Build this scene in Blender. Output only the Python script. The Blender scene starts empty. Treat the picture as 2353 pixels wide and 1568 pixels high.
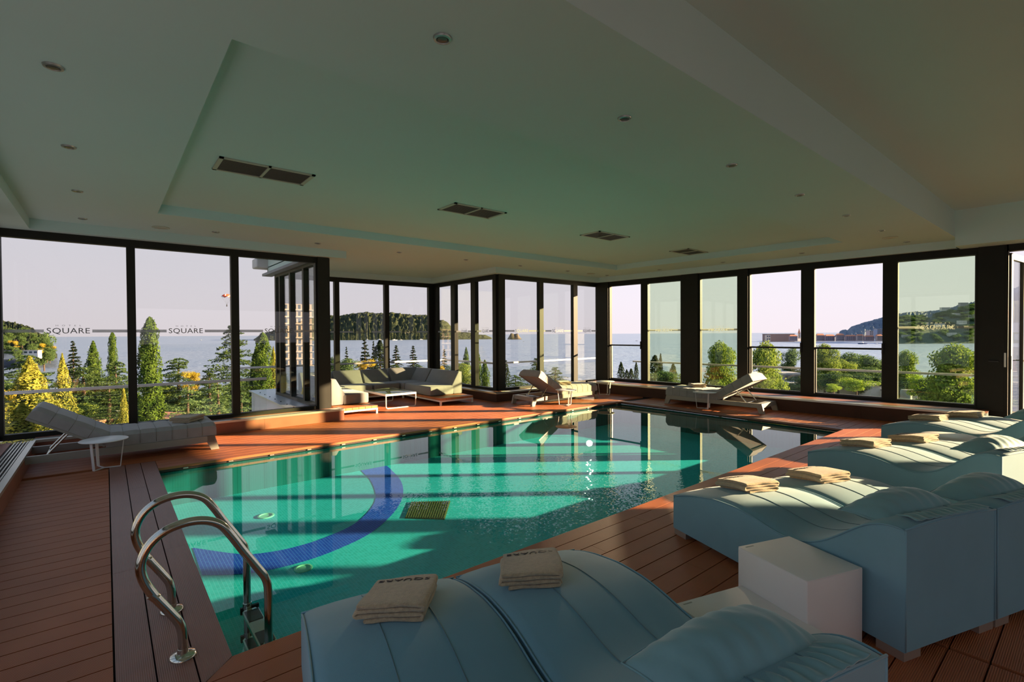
import bpy, bmesh, math, random
import numpy as np
from mathutils import Vector, Matrix
random.seed(7); RNG = np.random.default_rng(7)
C = bpy.context.scene.collection
SC = bpy.context.scene
# ------------------------------------------------------------------ camera
FPX, HC = 1132.3, 1.55
_az, _pt, _rl = 0.88106, -0.01412, 0.005525
_fh = Vector((math.cos(_az), math.sin(_az), 0)); _rt = Vector((math.sin(_az), -math.cos(_az), 0)); _up = Vector((0, 0, 1))
CF = _fh*math.cos(_pt) + _up*math.sin(_pt); _U = _up*math.cos(_pt) - _fh*math.sin(_pt)
CR = _rt*math.cos(_rl) - _U*math.sin(_rl); CU = _U*math.cos(_rl) + _rt*math.sin(_rl)
cam = bpy.data.objects.new('camera', bpy.data.cameras.new('camera')); C.objects.link(cam)
cam.data.sensor_width = 36; cam.data.lens = FPX/2353*36
cam.data.clip_start = 0.05; cam.data.clip_end = 60000
m = Matrix((CR, CU, -CF)).transposed().to_4x4(); m.translation = (0, 0, HC); cam.matrix_world = m
SC.camera = cam
# ------------------------------------------------------------------ light
w = bpy.data.worlds.new('world'); SC.world = w; w.use_nodes = True
nt = w.node_tree; nt.nodes.clear()
o_ = nt.nodes.new('ShaderNodeOutputWorld'); bg = nt.nodes.new('ShaderNodeBackground'); tc = nt.nodes.new('ShaderNodeTexCoord')
sx = nt.nodes.new('ShaderNodeSeparateXYZ'); cr = nt.nodes.new('ShaderNodeValToRGB')
nt.links.new(tc.outputs['Generated'], sx.inputs[0]); nt.links.new(sx.outputs['Z'], cr.inputs[0])
nt.links.new(cr.outputs[0], bg.inputs[0]); nt.links.new(bg.outputs[0], o_.inputs[0])
e = cr.color_ramp.elements
e[0].position = 0.0; e[0].color = (.86, .77, .82, 1); e[1].position = 1.0; e[1].color = (.30, .45, .75, 1)
for p_, c_ in ((.06, (.86, .79, .86, 1)), (.2, (.80, .78, .88, 1)), (.45, (.55, .65, .86, 1))):
    q_ = e.new(p_); q_.color = c_
bg.inputs[1].default_value = .87
SUN_AZ, SUN_EL = math.radians(-37.9), math.radians(12.1)
sd = bpy.data.lights.new('sun', 'SUN'); sd.energy = 26.0; sd.color = (1, .70, .40); sd.angle = math.radians(.55)
so = bpy.data.objects.new('sun', sd); C.objects.link(so)
sdir = Vector((math.cos(SUN_EL)*math.cos(SUN_AZ), math.cos(SUN_EL)*math.sin(SUN_AZ), math.sin(SUN_EL)))
so.rotation_euler = sdir.to_track_quat('Z', 'Y').to_euler(); so.location = (30, -25, 12)
# the low sun mirrored by the glazing beyond the pool's far corner comes back into the room as a narrow beam
pd = bpy.data.lights.new('glazing_sun_glint', 'SPOT'); pd.energy = 30000; pd.color = (1, .70, .42)
pd.spot_size = math.radians(2.9); pd.spot_blend = .15; pd.shadow_soft_size = .48
po = bpy.data.objects.new('glazing_sun_glint', pd); C.objects.link(po)
_ga = math.radians(41.0); _gd = Vector((math.cos(SUN_EL)*math.cos(_ga), math.cos(SUN_EL)*math.sin(_ga), math.sin(SUN_EL)))
po.location = Vector((9.2, 9.2, 1.65)) + _gd*75; po.rotation_euler = _gd.to_track_quat('Z', 'Y').to_euler()
SC.view_settings.view_transform = 'Standard'; SC.view_settings.look = 'None'
SC.view_settings.gamma = 1; SC.view_settings.use_curve_mapping = False; SC.view_settings.exposure = 0.36
SC.cycles.max_bounces = 10; SC.cycles.transparent_max_bounces = 24; SC.cycles.diffuse_bounces = 5; SC.cycles.glossy_bounces = 5
SC.cycles.sample_clamp_indirect = 4.0; SC.cycles.caustics_reflective = False; SC.cycles.caustics_refractive = False

# ------------------------------------------------------------------ helpers
def ray(px, py):
    return CF + CR*((px-1176.5)/FPX) - CU*((py-784)/FPX)
def G(px, py, z=0.0):
    d = ray(px, py); t = (z-HC)/d.z; return Vector((0, 0, HC)) + d*t
def D(px, py, dep):
    return Vector((0, 0, HC)) + ray(px, py)*dep
def tag(o, label=None, cat=None, group=None, kind=None):
    if label: o['label'] = label
    if cat: o['category'] = cat
    if group: o['group'] = group
    if kind: o['kind'] = kind
    return o
def empty(name, loc=(0, 0, 0), rz=0.0, label=None, cat=None, group=None, kind=None):
    o = bpy.data.objects.new(name, None); C.objects.link(o); o.location = loc; o.rotation_euler = (0, 0, rz)
    o.empty_display_size = .1
    return tag(o, label, cat, group, kind)
def link(name, me, mat, parent=None):
    if mat is not None and not me.materials: me.materials.append(mat)
    o = bpy.data.objects.new(name, me); C.objects.link(o)
    if parent is not None: o.parent = parent
    return o
def copy_tree(o, parent=None):
    c = o.copy(); C.objects.link(c); c.parent = parent
    for ch in list(o.children): copy_tree(ch, c)
    return c
class MB:
    def __init__(s): s.v = []; s.f = []
    def add(s, vs, fs):
        n = len(s.v); s.v += [tuple(v) for v in vs]; s.f += [tuple(i+n for i in f) for f in fs]; return s
    def box(s, x0, y0, z0, x1, y1, z1):
        return s.prism([(x0, y0), (x1, y0), (x1, y1), (x0, y1)], z0, z1)
    def prism(s, poly, z0, z1):
        n = len(poly)
        a = sum(poly[i][0]*poly[(i+1) % n][1]-poly[(i+1) % n][0]*poly[i][1] for i in range(n))
        if a < 0: poly = poly[::-1]
        vs = [(x, y, z0) for x, y in poly] + [(x, y, z1) for x, y in poly]
        fs = [tuple(range(n))[::-1], tuple(range(n, 2*n))] + [(i, (i+1) % n, n+(i+1) % n, n+i) for i in range(n)]
        return s.add(vs, fs)
    def xprism(s, poly, y0, y1):
        """poly in (x,z), extruded along y"""
        n = len(poly)
        a = sum(poly[i][0]*poly[(i+1) % n][1]-poly[(i+1) % n][0]*poly[i][1] for i in range(n))
        if a < 0: poly = poly[::-1]
        vs = [(x, y0, z) for x, z in poly] + [(x, y1, z) for x, z in poly]
        fs = [tuple(range(n)), tuple(range(n, 2*n))[::-1]] + [(i, n+i, n+(i+1) % n, (i+1) % n) for i in range(n)]
        return s.add(vs, fs)
    def bar(s, a, b, wx, wz):
        a = Vector(a); b = Vector(b); d = (b-a).normalized()
        u = d.cross(Vector((0, 0, 1)));
        if u.length < 1e-3: u = Vector((1, 0, 0))
        u.normalize(); v = d.cross(u).normalized()
        vs = []
        for p in (a, b):
            for i, j in ((-1, -1), (1, -1), (1, 1), (-1, 1)): vs.append(p+u*i*wx/2+v*j*wz/2)
        return s.add(vs, [(0, 1, 2, 3), (7, 6, 5, 4), (0, 4, 5, 1), (1, 5, 6, 2), (2, 6, 7, 3), (3, 7, 4, 0)])
    def tube(s, pts, r, n=10, closed=False):
        pts = [Vector(p) for p in pts]; m = len(pts); rs = r if hasattr(r, '__len__') else [r]*m
        vs = []; prev = None
        for i, p in enumerate(pts):
            if closed: d = pts[(i+1) % m]-pts[i-1]
            else: d = pts[min(i+1, m-1)]-pts[max(i-1, 0)]
            d.normalize()
            if prev is None:
                u = d.cross(Vector((0, 0, 1)))
                if u.length < 1e-3: u = d.cross(Vector((0, 1, 0)))
            else: u = prev - d*prev.dot(d)
            u.normalize(); prev = u; v = d.cross(u)
            for k in range(n):
                t = 2*math.pi*k/n; vs.append(p+(u*math.cos(t)+v*math.sin(t))*rs[i])
        fs = []
        for i in range(m if closed else m-1):
            j = (i+1) % m
            for k in range(n): fs.append((i*n+k, j*n+k, j*n+(k+1) % n, i*n+(k+1) % n))
        if not closed: fs += [tuple(range(n)), tuple(range((m-1)*n, m*n))[::-1]]
        return s.add(vs, fs)
    def lathe(s, prof, n=24, c=(0, 0, 0)):
        vs = []; m = len(prof)
        for r, z in prof:
            for k in range(n):
                t = 2*math.pi*k/n; vs.append((c[0]+r*math.cos(t), c[1]+r*math.sin(t), c[2]+z))
        fs = [(i*n+k, i*n+(k+1) % n, (i+1)*n+(k+1) % n, (i+1)*n+k) for i in range(m-1) for k in range(n)]
        fs += [tuple(range(n))[::-1], tuple(range((m-1)*n, m*n))]
        return s.add(vs, fs)
    def grid(s, P):
        """P[i][j] points"""
        a, b = len(P), len(P[0])
        return s.add([p for r in P for p in r], [(i*b+j, (i+1)*b+j, (i+1)*b+j+1, i*b+j+1) for i in range(a-1) for j in range(b-1)])
    def build(s, name, mat, parent=None, smooth=False, fixn=False):
        me = bpy.data.meshes.new(name); me.from_pydata(s.v, [], s.f)
        if fixn:
            bm = bmesh.new(); bm.from_mesh(me); bmesh.ops.remove_doubles(bm, verts=bm.verts, dist=1e-5)
            bmesh.ops.recalc_face_normals(bm, faces=bm.faces); bm.to_mesh(me); bm.free()
        if smooth:
            me.polygons.foreach_set('use_smooth', [True]*len(me.polygons))
            if smooth == 'auto': me.set_sharp_from_angle(angle=math.radians(40))
        me.update()
        return link(name, me, mat, parent)
def rbox(name, x0, y0, z0, x1, y1, z1, r, mat, parent=None, seg=3):
    bm = bmesh.new(); bmesh.ops.create_cube(bm, size=1)
    for v in bm.verts:
        v.co = ((x0+x1)/2+v.co.x*(x1-x0), (y0+y1)/2+v.co.y*(y1-y0), (z0+z1)/2+v.co.z*(z1-z0))
    bmesh.ops.bevel(bm, geom=bm.edges[:], offset=r, segments=seg, affect='EDGES', profile=.5)
    me = bpy.data.meshes.new(name); bm.to_mesh(me); bm.free()
    me.polygons.foreach_set('use_smooth', [True]*len(me.polygons)); me.set_sharp_from_angle(angle=math.radians(50))
    return link(name, me, mat, parent)
def rprism(name, poly, y0, y1, r, mat, parent=None):
    """poly (x,z) extruded along y, edges rounded"""
    b = MB().xprism(poly, y0, y1); me = bpy.data.meshes.new(name); me.from_pydata(b.v, [], b.f)
    bm = bmesh.new(); bm.from_mesh(me); bmesh.ops.recalc_face_normals(bm, faces=bm.faces)
    bmesh.ops.bevel(bm, geom=bm.edges[:], offset=r, segments=3, affect='EDGES', profile=.5)
    bm.to_mesh(me); bm.free(); me.polygons.foreach_set('use_smooth', [True]*len(me.polygons)); me.set_sharp_from_angle(angle=math.radians(50))
    return link(name, me, mat, parent)

# ------------------------------------------------------------------ materials
def newmat(name):
    mt = bpy.data.materials.new(name); mt.use_nodes = True
    return mt, mt.node_tree, mt.node_tree.nodes, mt.node_tree.links
def pmat(name, col, rough=.5, metal=0.0, var=0.0, vscale=3.0, bump=0.0, bscale=60.0, spec=.5, col2=None, coord='Object', sheen=0.0, ribs=None):
    mt, t, N, L = newmat(name); b = N['Principled BSDF']
    b.inputs['Roughness'].default_value = rough; b.inputs['Metallic'].default_value = metal
    b.inputs['Specular IOR Level'].default_value = spec
    b.inputs['Base Color'].default_value = (*col, 1)
    if sheen: b.inputs['Sheen Weight'].default_value = sheen; b.inputs['Sheen Roughness'].default_value = .4
    tcn = N.new('ShaderNodeTexCoord')
    if var or col2:
        nz = N.new('ShaderNodeTexNoise'); nz.inputs['Scale'].default_value = vscale; nz.inputs['Detail'].default_value = 5
        L.new(tcn.outputs[coord], nz.inputs['Vector'])
        mx = N.new('ShaderNodeMix'); mx.data_type = 'RGBA'
        c2 = col2 if col2 else tuple(min(1, c*(1+var)) for c in col); c1 = col if col2 else tuple(c*(1-var) for c in col)
        mx.inputs[6].default_value = (*c1, 1); mx.inputs[7].default_value = (*c2, 1)
        rp = N.new('ShaderNodeMapRange'); rp.inputs[1].default_value = .3; rp.inputs[2].default_value = .7
        L.new(nz.outputs['Fac'], rp.inputs[0]); L.new(rp.outputs[0], mx.inputs[0]); L.new(mx.outputs[2], b.inputs['Base Color'])
    if bump or ribs:
        bp = N.new('ShaderNodeBump'); bp.inputs['Strength'].default_value = 1; bp.inputs['Distance'].default_value = 1
        src = None
        if bump:
            n2 = N.new('ShaderNodeTexNoise'); n2.inputs['Scale'].default_value = bscale; n2.inputs['Detail'].default_value = 3
            L.new(tcn.outputs[coord], n2.inputs['Vector'])
            mu = N.new('ShaderNodeMath'); mu.operation = 'MULTIPLY'; mu.inputs[1].default_value = bump
            L.new(n2.outputs['Fac'], mu.inputs[0]); src = mu
        if ribs:
            ax, pitch, amp = ribs
            sp = N.new('ShaderNodeSeparateXYZ'); L.new(tcn.outputs[coord], sp.inputs[0])
            m1 = N.new('ShaderNodeMath'); m1.operation = 'MULTIPLY'; m1.inputs[1].default_value = 2*math.pi/pitch; L.new(sp.outputs[ax], m1.inputs[0])
            m2 = N.new('ShaderNodeMath'); m2.operation = 'SINE'; L.new(m1.outputs[0], m2.inputs[0])
            m3 = N.new('ShaderNodeMath'); m3.operation = 'MULTIPLY'; m3.inputs[1].default_value = amp; L.new(m2.outputs[0], m3.inputs[0])
            if src:
                ad = N.new('ShaderNodeMath'); ad.operation = 'ADD'; L.new(src.outputs[0], ad.inputs[0]); L.new(m3.outputs[0], ad.inputs[1]); src = ad
            else: src = m3
        L.new(src.outputs[0], bp.inputs['Height']); L.new(bp.outputs[0], b.inputs['Normal'])
    return mt
def schlick(N, L, f0, top=1.0):
    ge = N.new('ShaderNodeNewGeometry'); dt = N.new('ShaderNodeVectorMath'); dt.operation = 'DOT_PRODUCT'
    L.new(ge.outputs['Incoming'], dt.inputs[0]); L.new(ge.outputs['Normal'], dt.inputs[1])
    def mth(op, a, b=None):
        n = N.new('ShaderNodeMath'); n.operation = op
        for i, v in enumerate((a, b)):
            if v is None: continue
            if isinstance(v, (int, float)): n.inputs[i].default_value = v
            else: L.new(v, n.inputs[i])
        return n.outputs[0]
    c = mth('ABSOLUTE', dt.outputs['Value']); p = mth('POWER', mth('SUBTRACT', 1.0, c), 5.0)
    n = N.new('ShaderNodeMath'); n.operation = 'MULTIPLY_ADD'; L.new(p, n.inputs[0]); n.inputs[1].default_value = top-f0; n.inputs[2].default_value = f0; n.use_clamp = True
    return n
def glassmat(name, tint, ior=1.45, rough=0.0, gain=1.0):
    mt, t, N, L = newmat(name); N.remove(N['Principled BSDF']); out = N['Material Output']
    tr = N.new('ShaderNodeBsdfTransparent'); tr.inputs[0].default_value = (*tint, 1)
    gl = N.new('ShaderNodeBsdfGlossy'); gl.inputs['Roughness'].default_value = rough
    fr = schlick(N, L, ((ior-1)/(ior+1))**2)
    mx = N.new('ShaderNodeMixShader'); L.new(fr.outputs[0], mx.inputs[0]); L.new(tr.outputs[0], mx.inputs[1]); L.new(gl.outputs[0], mx.inputs[2])
    L.new(mx.outputs[0], out.inputs['Surface']); return mt
def stripemat(name, col, tr_):
    mt, t, N, L = newmat(name); b = N['Principled BSDF']; b.inputs['Base Color'].default_value = (*col, 1); b.inputs['Roughness'].default_value = .7
    tr = N.new('ShaderNodeBsdfTransparent'); tl = N.new('ShaderNodeBsdfTranslucent'); tl.inputs[0].default_value = (*col, 1)
    m1 = N.new('ShaderNodeMixShader'); m1.inputs[0].default_value = .5; m2 = N.new('ShaderNodeMixShader'); m2.inputs[0].default_value = tr_
    L.new(b.outputs[0], m1.inputs[1]); L.new(tl.outputs[0], m1.inputs[2]); L.new(m1.outputs[0], m2.inputs[1]); L.new(tr.outputs[0], m2.inputs[2]); L.new(m2.outputs[0], N['Material Output'].inputs['Surface'])
    return mt
def leafmat(name, c1, c2, scale=1.5, trans=.35):
    mt, t, N, L = newmat(name); N.remove(N['Principled BSDF']); out = N['Material Output']
    tcn = N.new('ShaderNodeTexCoord'); nz = N.new('ShaderNodeTexNoise'); nz.inputs['Scale'].default_value = scale; nz.inputs['Detail'].default_value = 6
    L.new(tcn.outputs['Object'], nz.inputs['Vector'])
    rp = N.new('ShaderNodeMapRange'); rp.inputs[1].default_value = .35; rp.inputs[2].default_value = .65; L.new(nz.outputs['Fac'], rp.inputs[0])
    mx = N.new('ShaderNodeMix'); mx.data_type = 'RGBA'; mx.inputs[6].default_value = (*c1, 1); mx.inputs[7].default_value = (*c2, 1); L.new(rp.outputs[0], mx.inputs[0])
    df = N.new('ShaderNodeBsdfDiffuse'); tl = N.new('ShaderNodeBsdfTranslucent'); L.new(mx.outputs[2], df.inputs[0]); L.new(mx.outputs[2], tl.inputs[0])
    ms = N.new('ShaderNodeMixShader'); ms.inputs[0].default_value = trans; L.new(df.outputs[0], ms.inputs[1]); L.new(tl.outputs[0], ms.inputs[2])
    L.new(ms.outputs[0], out.inputs['Surface']); return mt

M = {}
DECK = (.45, .143, .056); DECK2 = (.36, .108, .042)
M['plankA'] = pmat('deck_composite_along', DECK, .46, col2=DECK2, vscale=2.2, bump=.0004, bscale=180, ribs=('Y', .0082, .00045), spec=.32)
M['plankB'] = pmat('deck_composite_across', (.30, .135, .10), .42, col2=(.25, .11, .08), vscale=2.2, bump=.0004, bscale=180, ribs=('X', .0082, .00045), spec=.5)
M['slab'] = pmat('deck_substructure', (.03, .02, .018), .8)
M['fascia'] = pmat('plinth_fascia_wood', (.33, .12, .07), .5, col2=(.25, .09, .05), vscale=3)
M['frame'] = pmat('dark_bronze_frame', (.014, .014, .010), .55, metal=.0, var=.1, spec=.25)
M['framein'] = pmat('bronze_sash', (.05, .048, .04), .4, var=.1)
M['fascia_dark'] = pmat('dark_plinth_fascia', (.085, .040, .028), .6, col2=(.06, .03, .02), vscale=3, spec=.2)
M['alu'] = pmat('brushed_aluminium', (.55, .53, .46), .38, metal=.9, var=.05)
M['ceil'] = pmat('ceiling_paint_pool_bounce', (.60, .74, .69), .75, var=.015, vscale=.8, bump=.0002, bscale=300)  # green tint puts the light bounced off the pool into the paint
M['glass'] = glassmat('window_glass', (.86, .87, .86))
M['glass2'] = glassmat('double_tinted_glass', (.87, .93, .82))
M['clear'] = glassmat('clear_glass', (.95, .97, .96), 1.3)
M['stripe'] = pmat('frosted_stripe', (.50, .50, .48), .6)
M['stripe'] = stripemat('frosted_film', (.42, .42, .41), .45)
M['letter'] = pmat('lettering_film', (.17, .17, .17), .6)
M['steel'] = pmat('polished_steel', (.62, .60, .52), .12, metal=1.0)
M['white_metal'] = pmat('white_powder_coat', (.74, .72, .70), .4)
M['grey_metal'] = pmat('grey_powder_coat', (.30, .29, .25), .45)
M['fabric'] = pmat('taupe_outdoor_fabric', (.32, .31, .30), .85, var=.06, vscale=9, bump=.0006, bscale=500, sheen=.2)
M['sofa'] = pmat('sofa_fabric', (.205, .215, .215), .85, var=.05, vscale=7, bump=.0005, bscale=500, sheen=.2)
M['wave'] = pmat('aqua_grey_upholstery', (.17, .345, .435), .7, var=.05, vscale=4, bump=.0004, bscale=420, sheen=.25)
M['wave_pipe'] = pmat('aqua_grey_piping', (.10, .19, .23), .6)
M['pillow'] = pmat('teal_pillow_cloth', (.18, .35, .40), .6, var=.06, vscale=6, bump=.004, bscale=9, sheen=.4)
M['towel'] = pmat('tan_terry', (.47, .36, .23), .95, var=.15, vscale=60, bump=.004, bscale=260, sheen=.5)
M['thread'] = pmat('dark_embroidery', (.02, .02, .03), .6)
M['teak'] = pmat('teak_platform', (.52, .20, .07), .45, col2=(.42, .15, .05), vscale=6, bump=.0004, bscale=120)
M['cube'] = pmat('ivory_lacquer', (.82, .79, .77), .5, var=.02)
M['dark'] = pmat('dark_recess', (.02, .02, .02), .7)
M['ventfr'] = pmat('vent_frame', (.50, .49, .38), .45)
M['black'] = pmat('black_rubber', (.012, .012, .012), .5)
M['foot'] = pmat('lounger_foot_plate', (.28, .22, .18), .5)
def tilemat(name, c1, c2, grout, sc=38.0):
    mt, t, N, L = newmat(name); b = N['Principled BSDF']; b.inputs['Roughness'].default_value = .7; b.inputs['Specular IOR Level'].default_value = .1
    tcn = N.new('ShaderNodeTexCoord'); br = N.new('ShaderNodeTexBrick'); br.offset = 0.0
    br.inputs['Color1'].default_value = (*c1, 1); br.inputs['Color2'].default_value = (*c2, 1); br.inputs['Mortar'].default_value = (*grout, 1)
    br.inputs['Scale'].default_value = sc; br.inputs['Mortar Size'].default_value = .045; br.inputs['Brick Width'].default_value = 1; br.inputs['Row Height'].default_value = 1
    br.inputs['Bias'].default_value = .15
    L.new(tcn.outputs['Object'], br.inputs['Vector'])
    nz = N.new('ShaderNodeTexNoise'); nz.inputs['Scale'].default_value = .9; L.new(tcn.outputs['Object'], nz.inputs['Vector'])
    hs = N.new('ShaderNodeHueSaturation'); L.new(br.outputs['Color'], hs.inputs['Color'])
    mr = N.new('ShaderNodeMapRange'); mr.inputs[3].default_value = .85; mr.inputs[4].default_value = 1.12; L.new(nz.outputs['Fac'], mr.inputs[0]); L.new(mr.outputs[0], hs.inputs['Value'])
    L.new(hs.outputs[0], b.inputs['Base Color']); return mt
M['tile'] = tilemat('turquoise_mosaic', (.010, .52, .50), (.03, .63, .63), (.16, .74, .76))
M['tileb'] = tilemat('blue_mosaic_band', (.008, .05, .50), (.02, .09, .62), (.16, .42, .90))
M['tilew'] = tilemat('dimmed_wall_mosaic', (.004, .12, .10), (.008, .16, .14), (.02, .20, .18))  # darker than the floor tile: colour lowered to offset sun on the basin walls
# pool water: a flat skin, clear to look through, mirror at grazing angles, faint ripples
mt, t, N, L = newmat('pool_water'); N.remove(N['Principled BSDF']); out = N['Material Output']
tr = N.new('ShaderNodeBsdfTransparent'); tr.inputs[0].default_value = (.76, .94, .97, 1)
gl = N.new('ShaderNodeBsdfGlossy'); gl.inputs['Roughness'].default_value = 0.002
fr = schlick(N, L, .05)
tcn = N.new('ShaderNodeTexCoord'); nz = N.new('ShaderNodeTexNoise'); nz.inputs['Scale'].default_value = 26; nz.inputs['Detail'].default_value = 2.0
L.new(tcn.outputs['Object'], nz.inputs['Vector'])
dm = N.new('ShaderNodeVectorMath'); dm.operation = 'DISTANCE'; dm.inputs[1].default_value = (3.4, 3.3, -.07); L.new(tcn.outputs['Object'], dm.inputs[0])
mr = N.new('ShaderNodeMapRange'); mr.inputs[1].default_value = .3; mr.inputs[2].default_value = 1.9; mr.inputs[3].default_value = .095; mr.inputs[4].default_value = .0; mr.inputs[1].default_value = .5; mr.inputs[2].default_value = 2.0
L.new(dm.outputs['Value'], mr.inputs[0])
mu = N.new('ShaderNodeMath'); mu.operation = 'MULTIPLY'; L.new(nz.outputs['Fac'], mu.inputs[0]); L.new(mr.outputs[0], mu.inputs[1])
vo = N.new('ShaderNodeTexVoronoi'); vo.inputs['Scale'].default_value = 72; L.new(tcn.outputs['Object'], vo.inputs['Vector'])
vs = N.new('ShaderNodeVectorMath'); vs.operation = 'SUBTRACT'; vs.inputs[1].default_value = (.5, .5, .5); L.new(vo.outputs['Color'], vs.inputs[0])
vm = N.new('ShaderNodeVectorMath'); vm.operation = 'SCALE'; L.new(vs.outputs[0], vm.inputs[0]); L.new(mr.outputs[0], vm.inputs['Scale'])
ge = N.new('ShaderNodeNewGeometry'); va = N.new('ShaderNodeVectorMath'); va.operation = 'ADD'; L.new(ge.outputs['Normal'], va.inputs[0]); L.new(vm.outputs[0], va.inputs[1])
vn = N.new('ShaderNodeVectorMath'); vn.operation = 'NORMALIZE'; L.new(va.outputs[0], vn.inputs[0]); L.new(vn.outputs[0], gl.inputs['Normal'])
mx = N.new('ShaderNodeMixShader'); L.new(fr.outputs[0], mx.inputs[0]); L.new(tr.outputs[0], mx.inputs[1]); L.new(gl.outputs[0], mx.inputs[2]); L.new(mx.outputs[0], out.inputs['Surface'])
M['water'] = mt
# the sea
mt = pmat('sea_water', (.16, .23, .36), .35, col2=(.22, .28, .40), vscale=.012, spec=.5)
N = mt.node_tree.nodes; L = mt.node_tree.links; b = N['Principled BSDF']
tcn = N.new('ShaderNodeTexCoord'); nz = N.new('ShaderNodeTexNoise'); nz.inputs['Scale'].default_value = .12; nz.inputs['Detail'].default_value = 8
L.new(tcn.outputs['Object'], nz.inputs['Vector'])
bp = N.new('ShaderNodeBump'); bp.inputs['Distance'].default_value = 1.6; L.new(nz.outputs['Fac'], bp.inputs['Height']); L.new(bp.outputs[0], b.inputs['Normal'])
M['sea'] = mt
M['soil'] = pmat('garden_ground', (.05, .06, .025), .9, col2=(.10, .11, .05), vscale=.3)
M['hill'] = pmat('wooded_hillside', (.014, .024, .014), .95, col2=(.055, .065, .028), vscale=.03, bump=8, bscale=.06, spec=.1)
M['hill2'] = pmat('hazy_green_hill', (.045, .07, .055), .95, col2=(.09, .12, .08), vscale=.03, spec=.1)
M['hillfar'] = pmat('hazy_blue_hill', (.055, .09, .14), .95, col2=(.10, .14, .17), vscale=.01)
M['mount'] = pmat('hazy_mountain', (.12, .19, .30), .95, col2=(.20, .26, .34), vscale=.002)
M['rock'] = pmat('island_rock', (.12, .09, .06), .9, col2=(.06, .07, .03), vscale=.03)
M['cyp'] = leafmat('cypress_leaf', (.05, .10, .018), (.15, .23, .04))
M['cypy'] = leafmat('yellow_cypress_leaf', (.22, .24, .04), (.46, .42, .08))
M['cedar'] = leafmat('cedar_needle', (.05, .10, .04), (.15, .22, .07))
M['cedarl'] = leafmat('light_cedar_needle', (.14, .24, .10), (.32, .42, .16))
M['broad'] = leafmat('broad_leaf', (.10, .17, .03), (.28, .34, .07))
M['bright'] = leafmat('bright_bush_leaf', (.22, .36, .04), (.42, .50, .08))
M['darkc'] = leafmat('dark_conifer_leaf', (.02, .035, .015), (.06, .085, .03))
M['gold'] = leafmat('golden_leaf', (.40, .30, .03), (.58, .45, .07))
M['bark'] = pmat('bark', (.09, .06, .04), .9, var=.3, vscale=8)
M['terra'] = pmat('terracotta_roof', (.45, .20, .12), .8, var=.15, vscale=2)
M['whitewall'] = pmat('white_render', (.62, .60, .58), .8, var=.05)
M['greywall'] = pmat('grey_concrete', (.30, .30, .31), .8, var=.1)
M['beige'] = pmat('beige_render', (.50, .42, .34), .8, var=.06)
M['winglass'] = pmat('dark_window', (.04, .06, .09), .2)
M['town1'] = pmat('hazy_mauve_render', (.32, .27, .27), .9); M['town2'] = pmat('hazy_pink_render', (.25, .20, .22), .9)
M['hull'] = pmat('white_hull', (.75, .74, .72), .4)
M['hullb'] = pmat('blue_hull', (.03, .06, .16), .4)
M['orange'] = pmat('orange_canopy', (.75, .10, .03), .6)

# ------------------------------------------------------------------ floor and pool
PX0, PX1, PY0, PY1 = .456, 9.05, 2.69, 7.07      # pool opening
TP = .1467; GAP = .007
fl = MB()
zt, zb = -.032, -.25
fl.box(-1.3, -7, -.055, 12.2, PY0-.006, zt); fl.box(-1.3, PY1+.006, -.055, 12.2, 9.3, zt); fl.box(-1.3, PY0-.006, -.055, PX0-.006, PY1+.006, zt)
fl.box(PX1+.006, PY0-.006, -.055, 12.2, PY1+.006, zt); fl.box(3.0, 9.3, zb, 7.3, 12.3, zt)
fl.box(-1.3, -7, zt, 12.2, -.72, 0)
floor = fl.build('floor', M['slab']); tag(floor, 'reddish-brown composite deck around the indoor pool', None, kind='structure')
def plank(poly, along='A'):
    b = MB().prism(poly, -.030, 0.0); o = b.build('plank', M['plankA' if along == 'A' else 'plankB'], floor); return o
def plankrow(y0, y1, x0, x1, joints=(), edge=False, along='A'):
    js = [x0]+[j for j in sorted(joints) if x0+.3 < j < x1-.3]+[x1]
    for a, b in zip(js[:-1], js[1:]):
        plank([(a+.0012, y0+GAP/2), (b-.0012, y0+GAP/2), (b-.0012, y1-GAP/2), (a+.0012, y1-GAP/2)])
def xwallface(y): return 10.63-.075*y
# three mitred boards along the near short edge of the pool
W3 = .148
for k in range(3):
    xo, xi = PX0-k*W3, PX0-(k+1)*W3
    cuts = [[5.9, 4.35], [6.3, 5.2, 3.6], [4.12]][k] if k < 3 else []
    top = 7.52-.0*k; ys = [top]+cuts+[None]
    for a, b in zip(ys[:-1], ys[1:]):
        if b is None: plank([(xi+.0035, a-.0012), (xo-.0035, a-.0012), (xo-.0035, PY0-k*W3), (xi+.0035, PY0-(k+1)*W3)], 'B')
        else: plank([(xi+.0035, b+.0012), (xo-.0035, b+.0012), (xo-.0035, a-.0012), (xi+.0035, a-.0012)], 'B')
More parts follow.
